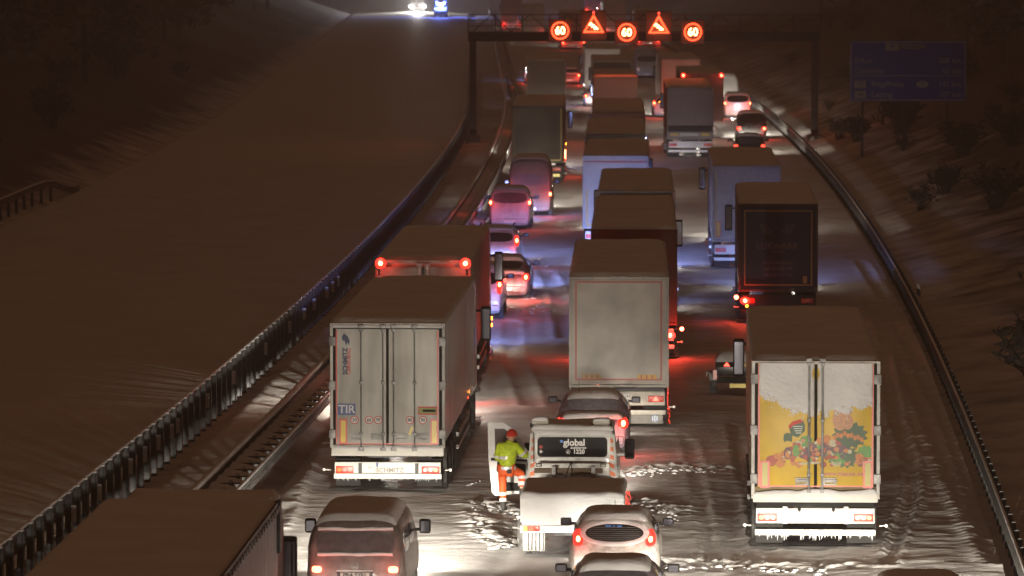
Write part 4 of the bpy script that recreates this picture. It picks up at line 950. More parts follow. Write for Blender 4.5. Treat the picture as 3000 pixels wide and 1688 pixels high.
part('rear_rail', MB().box(-.34, .34, e_ - .045, e_ - .01, .925, .955), SNOWYSTEEL, V)

# hatchback with oval rear window
Hh, bh = car(1799, 152.5, 'hatch', 'snow-crusted pale hatchback with an oval rear window and red lamps behind the recovery truck', paint=PALEP, win=False, heads=(520, HALO), lights=(.60, .80, .93, 1.22), brake={-1: 3, 1: 3},
             tailm=mat('glowing_tall_lens', (.6, .05, .04), .3, emit=(1, .045, .03), es=1.5), hd=.043)
pp('rear_window', patch(bh, 'rear', -.56, .56, 1.01, 1.31, .012, 16, 2.2), GLASS, Hh)
for k in range(7):
    z = 1.04 + .035 * k; wv = .54 * math.sqrt(max(0, 1 - ((z - 1.16) / .16) ** 2)) * .96
    if wv > .1:
        y_ = cast(bh, (0, -2, z), (0, 1, 0)).y - .018
        part('heater_wire', MB().box(-wv, wv, y_, y_ + .003, z, z + .006), mat('heater_wire_mat', (.16, .16, .15), .5), Hh)
ye = cast(bh, (0, -2, 1.28), (0, 1, 0)).y - .02
dsp = MB()
for x0, x1 in ((-.18, -.07), (-.03, 0), (.05, .14)): dsp.box(x0, x1, ye, ye + .004, 1.262, 1.282)
part('blue_display_glow', dsp, mat('blue_display', (.02, .1, .3), .3, emit=(.05, .35, 1), es=1.2), Hh)
part('antenna', MB().cyl((0, .68, 1.50), (0, .56, 1.78), .006, n=6), BLACK, Hh)
part('wiper', MB().cyl((0, ye - .12, .99), (0, ye - .02, 1.08), .012, n=6).cyl((-.12, ye - .15, .985), (.12, ye - .15, .985), .015, n=6), BLACK, Hh)
for sx in (-1, 1):
    pp('lit_bulb', patch(bh, 'rear', min(sx * .66, sx * .74), max(sx * .66, sx * .74), 1.0, 1.1, .02, 5, 2.2, ylim=.6), TAIL, Hh)
    lamp('POINT', Hh, (sx * .72, -.12, 1.05), 3, RED, .05)
v = MB(); n = 64
for k in range(n):
    t = 2 * math.pi * k / n
    for r_ in (.0, .035, .07):
        rx = .56 + r_ * 1.6; rz = .155 + r_ * 1.1
        x, z = rx * math.copysign(abs(math.cos(t)) ** .9, math.cos(t)), 1.16 + rz * math.sin(t)
        h = cast(bh, (min(.8, max(-.8, x)), -2, z), (0, 1, 0)); v.v.append((x, (h.y if h else .3) - (.012 + (.03 + .01 * noise.noise(Vector((x * 8, z * 8, 0)))) * (r_ == .035)), z))
for k in range(n):
    a = k * 3; b = ((k + 1) % n) * 3; v.f += [(a, b, b + 1, a + 1), (a + 1, b + 1, b + 2, a + 2)]; v.m += [0, 0]
pp('window_snow', v, SNOW, Hh)
# dark car at the bottom edge
D2, bd2 = car(1797, 166.0, 'saloon', 'dark plum saloon cut off by the bottom edge, right behind the pale hatchback', paint=PURPLE, heads=(800, HALO), winm=FROST, hd=.043, brake={-1: 2, 1: 2})
D3, _ = car(2705, 175.5, 'mpv', 'black people carrier roof at the bottom right corner', paint=BLACKP, heads=(8000, HALO), hd=.043)
# saloon in front of the recovery truck
P1, bp1 = car(1735, 121.5, 'saloon', 'frosted plum saloon with one bright red brake light between recovery truck and KRONE lorry', paint=PURPLE, heads=(150, WARM), brake={1: 26, -1: 0}, winm=mat('snowy_glass', (.30, .28, .32), .6, var=.4, vscale=8), hd=.034)
part('antenna', MB().cyl((-.35, 1.5, 1.45), (-.35, 1.4, 1.75), .006, n=6), BLACK, P1)
# left queue beyond the two lorries
car(1394, 90.5, 'mpv', 'white car glowing brightly behind the mirror of the second lorry, left queue', paint=WHITEP, heads=(1200, WARM), brake={1: 12}, hd=.03, lights=(.68, .86, .9, 1.5))
car(1476, 86.0, 'saloon', 'dark car braking with one bright red light, left queue beside the KRONE lorry', paint=DARKRED, heads=(4000, COLD), brake={1: 45, -1: 45}, hd=.034)
Vv, _ = car(1452, 78.8, 'estate', 'silver estate with roof rails in the left queue', paint=SILVER, heads=(2000, COLD), brake={1: 14, -1: 14}, lights=(.70, .87, .88, 1.3), hd=.034)
for sx in (-1, 1): part('roof_rail', MB().box(sx * .62 - .02, sx * .62 + .02, .6, 2.6, 1.60, 1.64), BLACK, Vv, bevel=.01)
Uu, _ = car(1494, 70.0, 'mpv', 'white compact van with two red tail lights and a plate in the left queue', 'van', paint=mat('cold_white_paint', (.6, .6, .62), .4, var=.3, vscale=4), heads=(2000, COLD), brake={1: 16, -1: 16}, lights=(.76, .88, 1.08, 1.32), winm=FROST, hd=.03, detail=1)
car(1553, 67.0, 'tallvan', 'tall brown snowed-over van braking ahead of the white compact van', 'van', paint=mat('brown_van_paint', (.22, .17, .14), .6, var=.4, vscale=2), heads=(3500, WARM), brake={1: 30, -1: 30}, lights=(.82, .94, .95, 1.15), winm=FROST, hd=.02, detail=1)
# beyond
car(1568, 36.8, 'saloon', 'far car whose red light shows left of the pale head lorry', paint=DARKRED, brake={1: 30, -1: 60}, detail=0, hd=0, heads=(1200, COLD))
car(1668, 37.0, 'saloon', 'far car with paired red lights between the left and middle queues', paint=DARKRED, brake={1: 60, -1: 20}, detail=0, hd=0, heads=(1200, COLD))
car(1748, 42.0, 'saloon', 'far car with a pinkish lamp peeking from behind the middle queue', paint=SILVER, brake={-1: 20, 1: 20}, detail=0, hd=0, heads=(1200, WARM))
Pp, _ = car(1952, 44.5, 'estate', 'bluish far car with stacked red lights and amber lamps left of the grey lorry', paint=mat('pale_blue_paint', (.25, .32, .45), .4, var=.2), brake={-1: 35, 1: 35}, detail=0, hd=.006, lights=(.72, .86, .85, 1.25), heads=(3500, WARM))
part('amber_bar', MB().box(-.5, -.2, -.03, .0, 1.1, 1.17).box(-.05, .2, -.03, .0, 1.1, 1.17), AMBERLIT, Pp)
car(1895, 35.5, 'tallvan', 'far white van with a pale windowed back seen between two lorries beyond the gantry', 'van', paint=mat('drab_van_paint', (.3, .27, .25), .5), detail=0, hd=0, heads=(1200, WARM), brake={-1: None, 1: None})
Zz, _ = car(2161, 44.8, 'mpv', 'white van with a lit plate and two red lights by the right guard rail', 'van', paint=mat('cold_white_paint', (.6, .6, .62)), brake={-1: 30, 1: 40}, detail=0, hd=.01, lights=(.74, .88, 1.02, 1.2), heads=(6000, WARM))
lamp('POINT', Zz, (0, -.3, .95), 15, (.8, .9, 1), .05)
car(2124, 43.0, 'tallvan', 'tall pale far van ahead of the white van with the lit plate', 'van', paint=WHITEP, detail=0, hd=.008, heads=(1200, WARM), win=False)
car(2202, 49.9, 'mpv', 'dark van with one red light beside the snowy shoulder before the gantry', 'van', paint=BLACKP, brake={1: 30}, detail=0, hd=.014, heads=(7000, WARM))
car(2196, 54.3, 'hatch', 'black hatchback just behind the dark van at the right guard rail', paint=BLACKP, brake={1: 0}, detail=0, hd=.018, heads=(5000, WARM), winm=FROST)
# oncoming emergency vehicle far away
oc, _ = car(1226, 20.0, 'van', 'oncoming emergency vehicle with glaring headlights on the empty carriageway', 'van', paint=WHITEP, hd=.0, heads=None, detail=0, group=None, mirrors=False, lights=(.62, .88, .72, .96), brake={-1: None, 1: None}); oc.rotation_euler.z = math.pi; oc.location.y -= 2
for sx in (-1, 1):
    part('glaring_headlight', MB().add([(sx * .98 + .17 * math.cos(t * .39), 4.84, .8 + .17 * math.sin(t * .39)) for t in range(16)], [tuple(range(16))]), mat('glare_lens', (.8, .8, .8), .2, emit=(1, .95, .85), es=500), oc)
lamp('SPOT', oc, (0, 4.95, .9), 110000, (1, .95, .85), .3, 70, 1, 1.5)
oc2, _ = car(1292, 21.3, 'van', 'oncoming vehicle with twin blue flashing beacons behind the glaring headlights', 'van', paint=WHITEP, hd=.0, heads=None, detail=0, group=None, mirrors=False, brake={-1: None, 1: None}); oc2.rotation_euler.z = math.pi
for sx in (-1, 1): part('blue_beacon', MB().cyl((sx * .55, 3.6, 1.9), (sx * .55, 3.6, 2.2), .17, n=12), BLUELIT, oc2)
lamp('POINT', oc2, (0, 3.9, 2.6), 6000, (.12, .2, 1), .3)
# vehicles standing just below the frame, whose headlights reach into view
for x, y, lb, pw in ((3.6, 71.5, 'dark saloon waiting below the frame in the middle lane', 17000), (-1.3, 61.5, 'dark estate waiting below the frame in the left lane', 2200), (6.0, 66.0, 'dark hatchback waiting below the frame in the right lane', 13000)):
    k = {'s': 'saloon', 'e': 'estate', 'h': 'hatch'}[lb.split()[1][0]]
    car(0, y, k, lb, paint=BLACKP, loc=Vector((x, y, 0)), hd=.045, heads=(pw, HALO), headkw=dict(yaw=9 if x < 0 else 0))

# ---- small trailer with a yellow plate
tp = at_z(2143, 1168, 0); tr = empty('small_trailer', tp, -.045, 'small snow-topped trailer with a yellow plate and red triangle left of the fruit lorry', 'trailer')
part('body', MB().box(-.42, .9, 0, 1.9, .62, 1.02), BLACKP, tr, bevel=.03)
snowpart('snow_load', slab(-.44, .92, -.02, 1.9, 1.02, .22, 12, 12, seed=77, rough=.06, side=.3), tr)
part('light_board', MB().box(-.44, .9, -.06, -.01, .86, 1.0), BLACK, tr)
part('red_triangle', MB().poly_y([(-.22, .89), (-.04, .89), (-.13, 1.0)], -.075, -.061), TAILDIM, tr)
part('yellow_reflector', MB().box(.08, .5, -.075, -.061, .88, .98), YELREFL, tr)
part('drawer_frame', MB().box(-.36, .85, -.04, .0, .5, .6), BLACK, tr); part('crossbar', MB().box(-.4, .9, -.02, .05, .42, .5), BLACK, tr)
part('licence_plate', MB().box(-.05, .5, -.05, -.03, .30, .41), mat('plate_yellow', (.85, .68, .03), .35), tr)
part('white_lamp', MB().disc(.12, .66, .045, -.05, 12, th=.04), mat('lit_white_lens', (.8, .8, .8), .2, emit=(1, 1, .9), es=3), tr)
for x in (-.50, .98): wheel(tr, x, .9, .27, .18); part('mudguard', MB().poly_x([(.5, .45), (.55, .62), (.9, .68), (1.25, .62), (1.3, .45), (1.26, .45), (1.2, .58), (.9, .63), (.6, .58), (.55, .45)], x - .11, x + .11), SNOWYSTEEL, tr)
part('side_lamp', MB().box(-.50, -.40, .0, .05, .52, .78), REDLENS, tr); part('tie_arm', MB().cyl((-.5, .1, .62), (-.68, .05, .72), .02, n=6).cyl((-.68, .05, .72), (-.68, .05, .6), .015, n=6), SNOWYSTEEL, tr)

# ------------------------------------------------------------------ recovery truck
rp = rd(1680, 145.0); hd = .043
R1 = empty('recovery_truck', rp, -math.atan(hd), 'white recovery truck with open driver door and global assistance 1220 on its rear window', 'recovery truck')
def RX(px, y):    # local x of a photo column for a part y metres ahead of the tail
    D = rp.y + y; return (at_d(px, 1300, D).x - rp.x - hd * y)
v, f = bare_patch(1680, 145, 11, 2.0, hd); PATCH2.add(v, f)
x0, x1 = RX(1524, 0), RX(1829, 0)
part('chassis', MB().box(-.4, .4, .2, 10.5, .5, .78), DARKM, R1)
tb = part('load_box', MB().box(x0 + .02, x1 - .02, .02, 2.6, .72, 1.30), mat('tray_white', (.74, .73, .70), .5, var=.15, vscale=2, bump=.01, bscale=5), R1, bevel=.06)
snowpart('load_snow', slab(x0 - .01, x1 + .01, -.03, 2.75, 1.29, .12, 28, 22, seed=31, rough=.05, side=.09), R1)
v = []; f = []
for j in range(13):
    for i in range(31):
        u, w_ = i / 30, j / 12; x = x0 + (x1 - x0) * u; z = .80 + .5 * w_
        v.append((x, .0 - .045 * math.sin(math.pi * min(1, w_ * .9)) ** .5 * min(1, min(u, 1 - u) * 12) + .012 * noise.noise(Vector((x * 3, z * 3, 5))), z))
for j in range(12):
    for i in range(30): a = j * 31 + i; f.append((a, a + 1, a + 32, a + 31))
b_ = MB(); b_.add(v, f); snowpart('tail_snow', b_, R1)
part('rear_bar', MB().box(x0, x1, -.08, .05, .60, .74), WHITE, R1, bevel=.015)
for xa, xb in ((x0 + .05, x0 + .40), (x1 - .40, x1 - .05)):
    q = part('light_cluster', MB().box(xa, xb, -.10, -.081, .62, .73), REDLENS, R1, bevel=.01); part('amber_lens', MB().box(xa + .01, xa + .09, -.108, -.101, .63, .72), AMBERLIT, q); part('lit_lens', MB().box(xa + .12, xa + .22, -.108, -.101, .63, .72), TAILDIM, q)
part('marker_lamp', MB().cyl((x0 - .01, -.03, .68), (x0 - .16, -.03, .70), .02, n=8), SNOWYSTEEL, R1)
fl = MB()
for k in range(5): fl.box(x0 + .12 + .075 * k, x0 + .15 + .075 * k, .05, .07, .22, .60)
part('mudflap_ribs', fl, SNOWYSTEEL, R1); part('mudflap', MB().box(x0 + .05, x0 + .5, .08, .1, .2, .6), mat('icy_flap', (.16, .16, .16), .5), R1); part('mudflap', MB().box(x1 - .5, x1 - .05, .08, .1, .2, .6), BLACK, R1)
# cab
yb, yf = 6.6, 9.6
cx0, cx1 = RX(1546, yb), RX(1808, yb)
zc0, zc1 = .45, 2.0
nv = []
def cabring(y, zt, k):
    w0, w1 = cx0, cx1; tw = .10 * k
    return [(w0, y, zc0), (w0, y, 1.15), (w0 + tw * .5, y, 1.5), (w0 + tw, y, zt - .08), (w0 + tw + .07, y, zt), (w1 - tw - .07, y, zt), (w1 - tw, y, zt - .08), (w1 - tw * .5, y, 1.5), (w1, y, 1.15), (w1, y, zc0)]
ys = [(yb, 1.97), (yb + .06, 2.02), (yb + 1.2, 2.05), (yb + 1.7, 2.0), (yb + 2.5, 1.25), (yb + 3.3, 1.08), (yb + 3.5, .8)]
for y, zt in ys: nv += cabring(y, zt, 1)
nf = [(j * 10 + i, j * 10 + (i + 1) % 10, j * 10 + 10 + (i + 1) % 10, j * 10 + 10 + i) for j in range(len(ys) - 1) for i in range(10)] + [tuple(range(10)), tuple(range((len(ys) - 1) * 10, len(ys) * 10))]
b_ = MB(); b_.add(nv, nf); part('cab', b_, WHITEP, R1, bevel=.025)
ytop = 2.02
snowpart('roof_snow', slab(cx0 + .08, cx1 - .08, yb - .03, yb + 1.6, 2.0, .09, 22, 14, seed=41, rough=.03, side=.16), R1)
xm = (cx0 + cx1) / 2
snowpart('roof_edge_snow', slab(cx0 + .10, cx1 - .10, yb - .07, yb + .12, 1.93, .07, 26, 5, seed=43, rough=.03, side=.06), R1)
part('rear_window_frame', MB().box(xm - .82, xm + .82, yb - .03, yb, 1.38, 1.86), WHITE, R1, bevel=.02)
wpts = []
for a, (cxx, czz) in ((0, (xm + .66, 1.74)), (90, (xm - .66, 1.74)), (180, (xm - .66, 1.50)), (270, (xm + .66, 1.50))):
    for k in range(5): t = rad(a + 22.5 * k); wpts.append((cxx + .08 * math.cos(t), czz + .08 * math.sin(t)))
part('window_rubber', MB().poly_y([(xm + (x - xm) * 1.02, 1.62 + (z - 1.62) * 1.08) for x, z in wpts], yb - .038, yb - .03), BLACK, R1)
wd = part('rear_window', MB().poly_y(wpts, yb - .044, yb - .0385), GLASS, R1)
LW = mat('lettering_white', (.85, .85, .85), .4)
text('global', xm + .04, yb - .046, 1.715, .20, LW, R1, .007); text('assistance', xm + .13, yb - .046, 1.61, .085, LW, R1, .002); text('1220', xm + .14, yb - .046, 1.52, .125, LW, R1, .005)
q = part('telephone_ring', ring(.040, .048, yb - .048, .003, cx=xm - .09, cz=1.52), LW, R1); part('handset', MB().poly_y([(xm - .115, 1.50), (xm - .10, 1.49), (xm - .065, 1.53), (xm - .075, 1.55), (xm - .085, 1.535), (xm - .10, 1.52)], yb - .049, yb - .046), LW, q)
part('blue_letter_mark', MB().box(xm - .27, xm - .20, yb - .047, yb - .0445, 1.72, 1.77), mat('lit_blue_mark', (.1, .3, .8), .4), R1)
for z, m_ in ((1.62, REDPRINT), (1.52, WHITEPRINT)): part('round_sticker', MB().disc(xm - .68, z, .035, yb - .047, 16, th=.002), m_, R1)
part('wiper_hook', MB().box(cx0 + .12, cx0 + .14, yb - .07, yb - .03, 1.3, 1.95), DARKM, R1)
# beacons
for sx, px in ((-1, 1583), (1, 1762)):
    xx = RX(px, yb + .3); q = part('beacon', MB().box(xx - .19, xx + .19, yb + .15, yb + .5, 2.08, 2.2), mat('beacon_cover', (.35, .33, .28), .4), R1, bevel=.05); snowpart('beacon_snow', slab(xx - .18, xx + .18, yb + .13, yb + .5, 2.19, .05, 8, 8, seed=3, side=.1), R1); part('beacon_base', MB().box(xx - .22, xx + .22, yb + .18, yb + .48, 2.02, 2.09), BLACK, R1)
# orange and white hatching down the cab corners
for sx in (-1, 1):
    xe = cx0 if sx < 0 else cx1
    part('corner_panel', MB().add([(xe - sx * .02, yb - .02, .95), (xe + sx * .015, yb + .02, .95), (xe - sx * .055, yb + .02, 1.9), (xe - sx * .16, yb - .02, 1.9), (xe - sx * .14, yb - .02, .95), (xe - sx * .24, yb - .02, 1.9)], [(0, 1, 2, 3), (4, 0, 3, 5)]), WHITE, R1)
    for k in range(5):
        z = 1.0 + k * .185; f_ = lambda zz: xe - sx * (.035 + .10 * (zz - .95))
        g_ = lambda zz: xe - sx * (.15 + .10 * (zz - .95))
        part('orange_stripe', MB().add([(f_(z), yb - .026, z - .03 * 1), (f_(z + .09), yb - .026, z + .065), (g_(z + .09), yb - .026, z + .115), (g_(z), yb - .026, z + .02)], [(0, 1, 2, 3)]), ORANGE, R1)
        part('orange_stripe', MB().add([(f_(z) + sx * .002, yb - .024, z - .03), (f_(z + .09) + sx * .002, yb - .024, z + .065), (f_(z + .09) + sx * .05, yb + .02, z + .065), (f_(z) + sx * .05, yb + .02, z - .03)], [(0, 1, 2, 3)]), ORANGE, R1)
# rack and work board behind the cab
part('work_board', MB().box(cx0 + .16, cx1 - .16, yb - .36, yb - .32, 1.04, 1.30), WHITE, R1, bevel=.01)
part('rack_bar', MB().box(cx0 + .16, cx1 - .30, yb - .45, yb - .37, 1.10, 1.20), mat('rusty_bar', (.14, .09, .05), .6), R1)
for px in (1580, 1768):
    xx = RX(px, yb); q = part('work_lamp', MB().box(xx - .06, xx + .06, yb - .40, yb - .361, 1.23, 1.30), BLACK, R1, bevel=.008); part('lamp_glass', MB().box(xx - .045, xx + .045, yb - .405, yb - .401, 1.243, 1.287), mat('pale_lens', (.7, .68, .6), .3), q)
for px in (1625, 1740):
    xx = RX(px, yb); part('rack_clamp', MB().box(xx - .045, xx + .045, yb - .56, yb - .40, .95, 1.26), SNOWYSTEEL, R1, bevel=.015); part('clamp_foot', MB().box(xx - .09, xx + .07, yb - .8, yb - .5, .92, 1.0), SNOWYSTEEL, R1, bevel=.02)
part('cable', MB().cyl((RX(1675, yb), yb - .4, 1.34), (RX(1655, yb), yb - 1.2, .98), .012, n=5).cyl((RX(1675, yb), yb - .4, 1.34), (RX(1682, yb), yb - 1.1, 1.0), .012, n=5).cyl((RX(1675, yb), yb - .42, 1.30), (RX(1675, yb), yb - .42, 1.36), .03, n=8), BLACK, R1)
part('deck', MB().box(cx0 + .05, cx1 - .02, 2.6, yb - .2, .80, .92), DARKM, R1)
snowpart('deck_snow', slab(cx0 + .04, cx1 - .02, 2.55, yb - .25, .92, .07, 22, 24, seed=51, rough=.10, side=.1), R1)
for k, (px, y, sz) in enumerate(((1590, 5.2, .16), (1650, 4.2, .2), (1760, 5.2, .2), (1745, 3.6, .14), (1610, 3.4, .13))):
    xx = RX(px, y); snowpart('snow_lump', slab(xx - sz * 1.6, xx + sz * 1.6, y - sz, y + sz, .95, sz * .7, 10, 8, seed=k + 60, rough=.06, side=sz), R1)
for sx, px in ((-1, 1520), (1, 1846)):
    if sx > 0:
        xx = RX(px, yb + 1.7); q = part('wing_mirror', MB().box(xx - .12, xx + .10, yb + 1.6, yb + 1.75, 1.18, 1.62), BLACK, R1, bevel=.05); part('mirror_glass', MB().box(xx - .09, xx + .07, yb + 1.585, yb + 1.598, 1.24, 1.58), MATS['mirror'], q)
        part('mirror_arm', MB().box(cx1 - .05, xx - .08, yb + 1.66, yb + 1.70, 1.25, 1.3), WHITE, q)
for sx in (cx0 + .12, cx1 - .12):
    wheel(R1, sx, 1.6, .34, .24); wheel(R1, sx, yb + 2.5, .34, .24)
headlamps(R1, yb + 3.65, .65, .7, 2600, WARM, yaw=-2, spread=60)
# open driver's door, hinged at its front edge
hx, hy = cx0 + .0, yb + 1.75
dd = bpy.data.objects.new('door', None); COL.objects.link(dd); dd.parent = R1; dd.location = (hx, hy, 0); dd.rotation_euler = (0, 0, rad(4))
DW = 1.0   # local x runs outward from the hinge to -DW
outer = [(0, .42), (-.78, .34), (-.86, .42), (-.93, 1.1), (-.98, 1.92), (-.90, 1.98), (-.60, 1.96), (-.36, 1.80), (-.02, 1.25)]
win = [(-.12, 1.28), (-.38, 1.66), (-.58, 1.83), (-.80, 1.83), (-.78, 1.22), (-.16, 1.18)]
b_ = MB(); 
bmd = bmesh.new()
def door_shell():
    # frame around the glass: strips between matching outline points
    o = [(-.02, 1.25), (-.36, 1.80), (-.60, 1.96), (-.95, 1.97), (-.93, 1.12), (0, 1.08)]
    b = MB(); n = len(o)
    for i in range(n):
        j = (i + 1) % n
        b.add([(o[i][0], 0, o[i][1]), (o[j][0], 0, o[j][1]), (win[j][0], 0, win[j][1]), (win[i][0], 0, win[i][1]), (o[i][0], .06, o[i][1]), (o[j][0], .06, o[j][1]), (win[j][0], .06, win[j][1]), (win[i][0], .06, win[i][1])], [(0, 1, 2, 3), (7, 6, 5, 4), (0, 4, 5, 1), (1, 5, 6, 2), (2, 6, 7, 3), (3, 7, 4, 0)])
    return b
part('window_frame', door_shell(), WHITEP, dd)
part('door_panel', MB().poly_y([(0, .42), (0, 1.079), (-.93, 1.119), (-.86, .42), (-.78, .34)], -.0, .09), mat('door_white', (.80, .80, .80), .4), dd, bevel=.02)
part('door_glass', MB().poly_y([(x * .995, z * 1.0) for x, z in win], .025, .031), mat('smoked_glass', (.07, .05, .05), .15), dd)
part('quarter_post', MB().poly_y([(-.34, 1.68), (-.37, 1.72), (-.42, 1.19), (-.38, 1.18)], -.004, .05), BLACK, dd)
part('window_seal', MB().poly_y([(-.08, 1.10), (-.08, 1.15), (-.88, 1.19), (-.88, 1.13)], -.012, -.001), BLACK, dd)
part('armrest', MB().poly_y([(-.12, .80), (-.12, 1.05), (-.50, 1.08), (-.74, 1.10), (-.76, .90), (-.62, .78), (-.45, .80)], -.06, -.001), BLACK, dd, bevel=.02)
part('door_pocket', MB().poly_y([(-.12, .46), (-.12, .62), (-.62, .66), (-.66, .54), (-.58, .46)], -.07, -.001), BLACK, dd, bevel=.02)
part('wing_mirror', MB().box(-.02 - .12, .06, .10, .25, 1.12, 1.5), BLACK, dd, bevel=.04)
# ------------------------------------------------------------------ the man climbing in
def skin(name, verts, edges, radii, m, parent, sub=2, root=0):
    me = bpy.data.meshes.new(name); me.from_pydata([tuple(v) for v in verts], edges, [])
    o = bpy.data.objects.new(name, me); COL.objects.link(o)
    sk = o.modifiers.new('skin', 'SKIN'); ss = o.modifiers.new('sub', 'SUBSURF'); ss.levels = sub; ss.render_levels = sub
    for i, r in enumerate(radii):
        d = me.skin_vertices[0].data[i]; d.radius = (r, r) if not isinstance(r, tuple) else r
        d.use_root = (i == root)
    bpy.context.view_layer.update()
    dg = bpy.context.evaluated_depsgraph_get(); nm = bpy.data.meshes.new_from_object(o.evaluated_get(dg))
    bpy.data.objects.remove(o); nm.name = name; nm.materials.clear(); nm.materials.append(m); nm.shade_smooth()
    return link(name, nm, parent)
foot = at_z(1476, 1497, .13)
Pn = empty('person', foot, rad(-12), 'man in yellow hi-vis jacket, orange trousers and red cap climbing into the white recovery truck', 'person')
SK = mat('skin', (.45, .25, .17), .6); HV = mat('hi_vis_yellow', (.62, .78, .03), .6, var=.25, vscale=12, bump=.012, bscale=14, dirt=(.42, .55, .03)); HO = mat('hi_vis_orange', (.9, .13, .025), .6, var=.3, vscale=14, bump=.01, bscale=16); RS = mat('reflective_silver', (.75, .76, .8), .3, metal=.1); BT = mat('boot_black', (.03, .03, .03), .7)
# joints, x right, y forward (towards the lorry front), z up
J = dict(pel=(.06, .0, .92), sp=(.07, .02, 1.08), ch=(.09, .05, 1.30), nk=(.12, .08, 1.47), hd=(.15, .10, 1.60), ht=(.15, .10, 1.72),
         lh=(-.04, 0, .90), lk=(-.03, .02, .49), la=(-.01, -.02, .10), lt=(.02, .16, .04),
         rh=(.15, .02, .90), rk=(.36, .22, .80), ra=(.38, .10, .42), rt=(.42, .26, .36),
         ls=(-.10, .04, 1.40), le=(-.17, .10, 1.14), lw=(.02, .26, 1.04),
         rs=(.28, .06, 1.40), re=(.42, .16, 1.20), rw=(.55, .34, 1.24))
def chain(names, rs): return [J[n] for n in names], rs
vn = ['pel', 'sp', 'ch', 'nk', 'hd', 'ht', 'lh', 'lk', 'la', 'lt', 'rh', 'rk', 'ra', 'rt', 'ls', 'le', 'lw', 'rs', 're', 'rw']
ed = [('pel', 'sp'), ('sp', 'ch'), ('ch', 'nk'), ('nk', 'hd'), ('hd', 'ht'), ('pel', 'lh'), ('lh', 'lk'), ('lk', 'la'), ('la', 'lt'), ('pel', 'rh'), ('rh', 'rk'), ('rk', 'ra'), ('ra', 'rt'), ('ch', 'ls'), ('ls', 'le'), ('le', 'lw'), ('ch', 'rs'), ('rs', 're'), ('re', 'rw')]
rdx = dict(pel=.13, sp=.12, ch=.14, nk=.055, hd=.10, ht=.07, lh=.09, lk=.06, la=.045, lt=.035, rh=.09, rk=.06, ra=.045, rt=.035, ls=.055, le=.045, lw=.03, rs=.055, re=.045, rw=.03)
skin('body', [J[n] for n in vn], [(vn.index(a), vn.index(b)) for a, b in ed], [rdx[n] for n in vn], SK, Pn)
# fingers
for w_, dr in ((J['lw'], Vector((.7, .6, .0)).normalized()), (J['rw'], Vector((.6, .75, .1)).normalized())):
    w_ = Vector(w_); sd = dr.cross(Vector((0, 0, 1))).normalized(); fv = [w_, w_ + dr * .05, w_ + dr * .09]; fe = [(0, 1), (1, 2)]; fr_ = [.028, .034, .034]
    skin('palm', fv, fe, fr_, SK, Pn, 1)
    for k, ln in enumerate((.065, .078, .072, .055)):
        b0 = w_ + dr * .08 + Vector((0, 0, (1.5 - k) * .021)); skin('finger', [b0, b0 + dr * ln * .55 + sd * .008, b0 + dr * ln * .8 + sd * .035], [(0, 1), (1, 2)], [.010, .009, .008], SK, Pn, 1)
    b0 = w_ + dr * .03 + Vector((0, 0, .03)); skin('thumb', [b0, b0 + dr * .03 + Vector((0, 0, .035)), b0 + dr * .06 + Vector((0, 0, .045))], [(0, 1), (1, 2)], [.012, .011, .009], SK, Pn, 1)
jn = ['hem', 'sp', 'ch', 'col', 'ls', 'le', 'lw', 'rs', 're', 'rw']
Jj = dict(J); Jj['hem'] = (.06, .0, .90); Jj['col'] = (.115, .07, 1.475); Jj['lw'] = (-.03, .21, 1.07); Jj['rw'] = (.51, .29, 1.23)
jr = dict(hem=(.20, .165), sp=(.185, .15), ch=(.195, .155), col=.085, ls=.105, le=.088, lw=.062, rs=.105, re=.088, rw=.062)
skin('jacket', [Jj[n] for n in jn], [(0, 1), (1, 2), (2, 3), (2, 4), (4, 5), (5, 6), (2, 7), (7, 8), (8, 9)], [jr[n] for n in jn], HV, Pn)
tn = ['pel', 'lh', 'lk', 'la', 'rh', 'rk', 'ra']; tr_ = dict(pel=(.165, .14), lh=.115, lk=.088, la=.075, rh=.12, rk=.098, ra=.078)
Jt = dict(J); Jt['la'] = (-.012, -.015, .20); Jt['ra'] = (.378, .115, .50)
skin('trousers', [Jt[n] for n in tn], [(0, 1), (1, 2), (2, 3), (0, 4), (4, 5), (5, 6)], [tr_[n] for n in tn], HO, Pn)
skin('boot', [(-.012, -.03, .26), J['la'], (-.005, -.03, .05), (.02, .15, .04)], [(0, 1), (1, 2), (2, 3)], [.07, .065, .055, .045], BT, Pn)
skin('boot', [(.38, .10, .50), J['ra'], (.38, .09, .37), (.42, .26, .36)], [(0, 1), (1, 2), (2, 3)], [.07, .065, .055, .045], BT, Pn)
def band(a, b, t, r, h, nm='reflective_band', sq=1.):
    a, b = Vector(a), Vector(b); c = a.lerp(b, t); d = (b - a).normalized()
    part(nm, MB().cyl(c - d * h / 2, c + d * h / 2, r * sq, r, 16), RS, Pn)
band(Jt['lh'], Jt['lk'], .98, .083, .05); band(Jt['lk'], Jt['la'], .42, .082, .07); band(Jt['lk'], Jt['la'], .85, .081, .07)
band(Jt['rk'], Jt['ra'], .30, .094, .07); band(Jt['rk'], Jt['ra'], .72, .088, .08)
band(Jj['rs'], Jj['re'], .7, .098, .05); band(Jj['re'], Jj['rw'], .75, .075, .05); band(Jj['ls'], Jj['le'], .8, .095, .05)
for z, rx, ry in ((.95, .212, .178), (1.17, .200, .165)):
    b_ = MB(); n = 28; v = []
    cxb = .062 + (z - .95) * .06
    for zz in (z - .036, z + .036):
        for i in range(n): t = 2 * math.pi * i / n; v.append((cxb + rx * math.cos(t), .01 + (z - .92) * .1 + ry * math.sin(t), zz))
    b_.add(v, [(i, (i + 1) % n, n + (i + 1) % n, n + i) for i in range(n)]); pp('reflective_band', b_, RS, Pn)
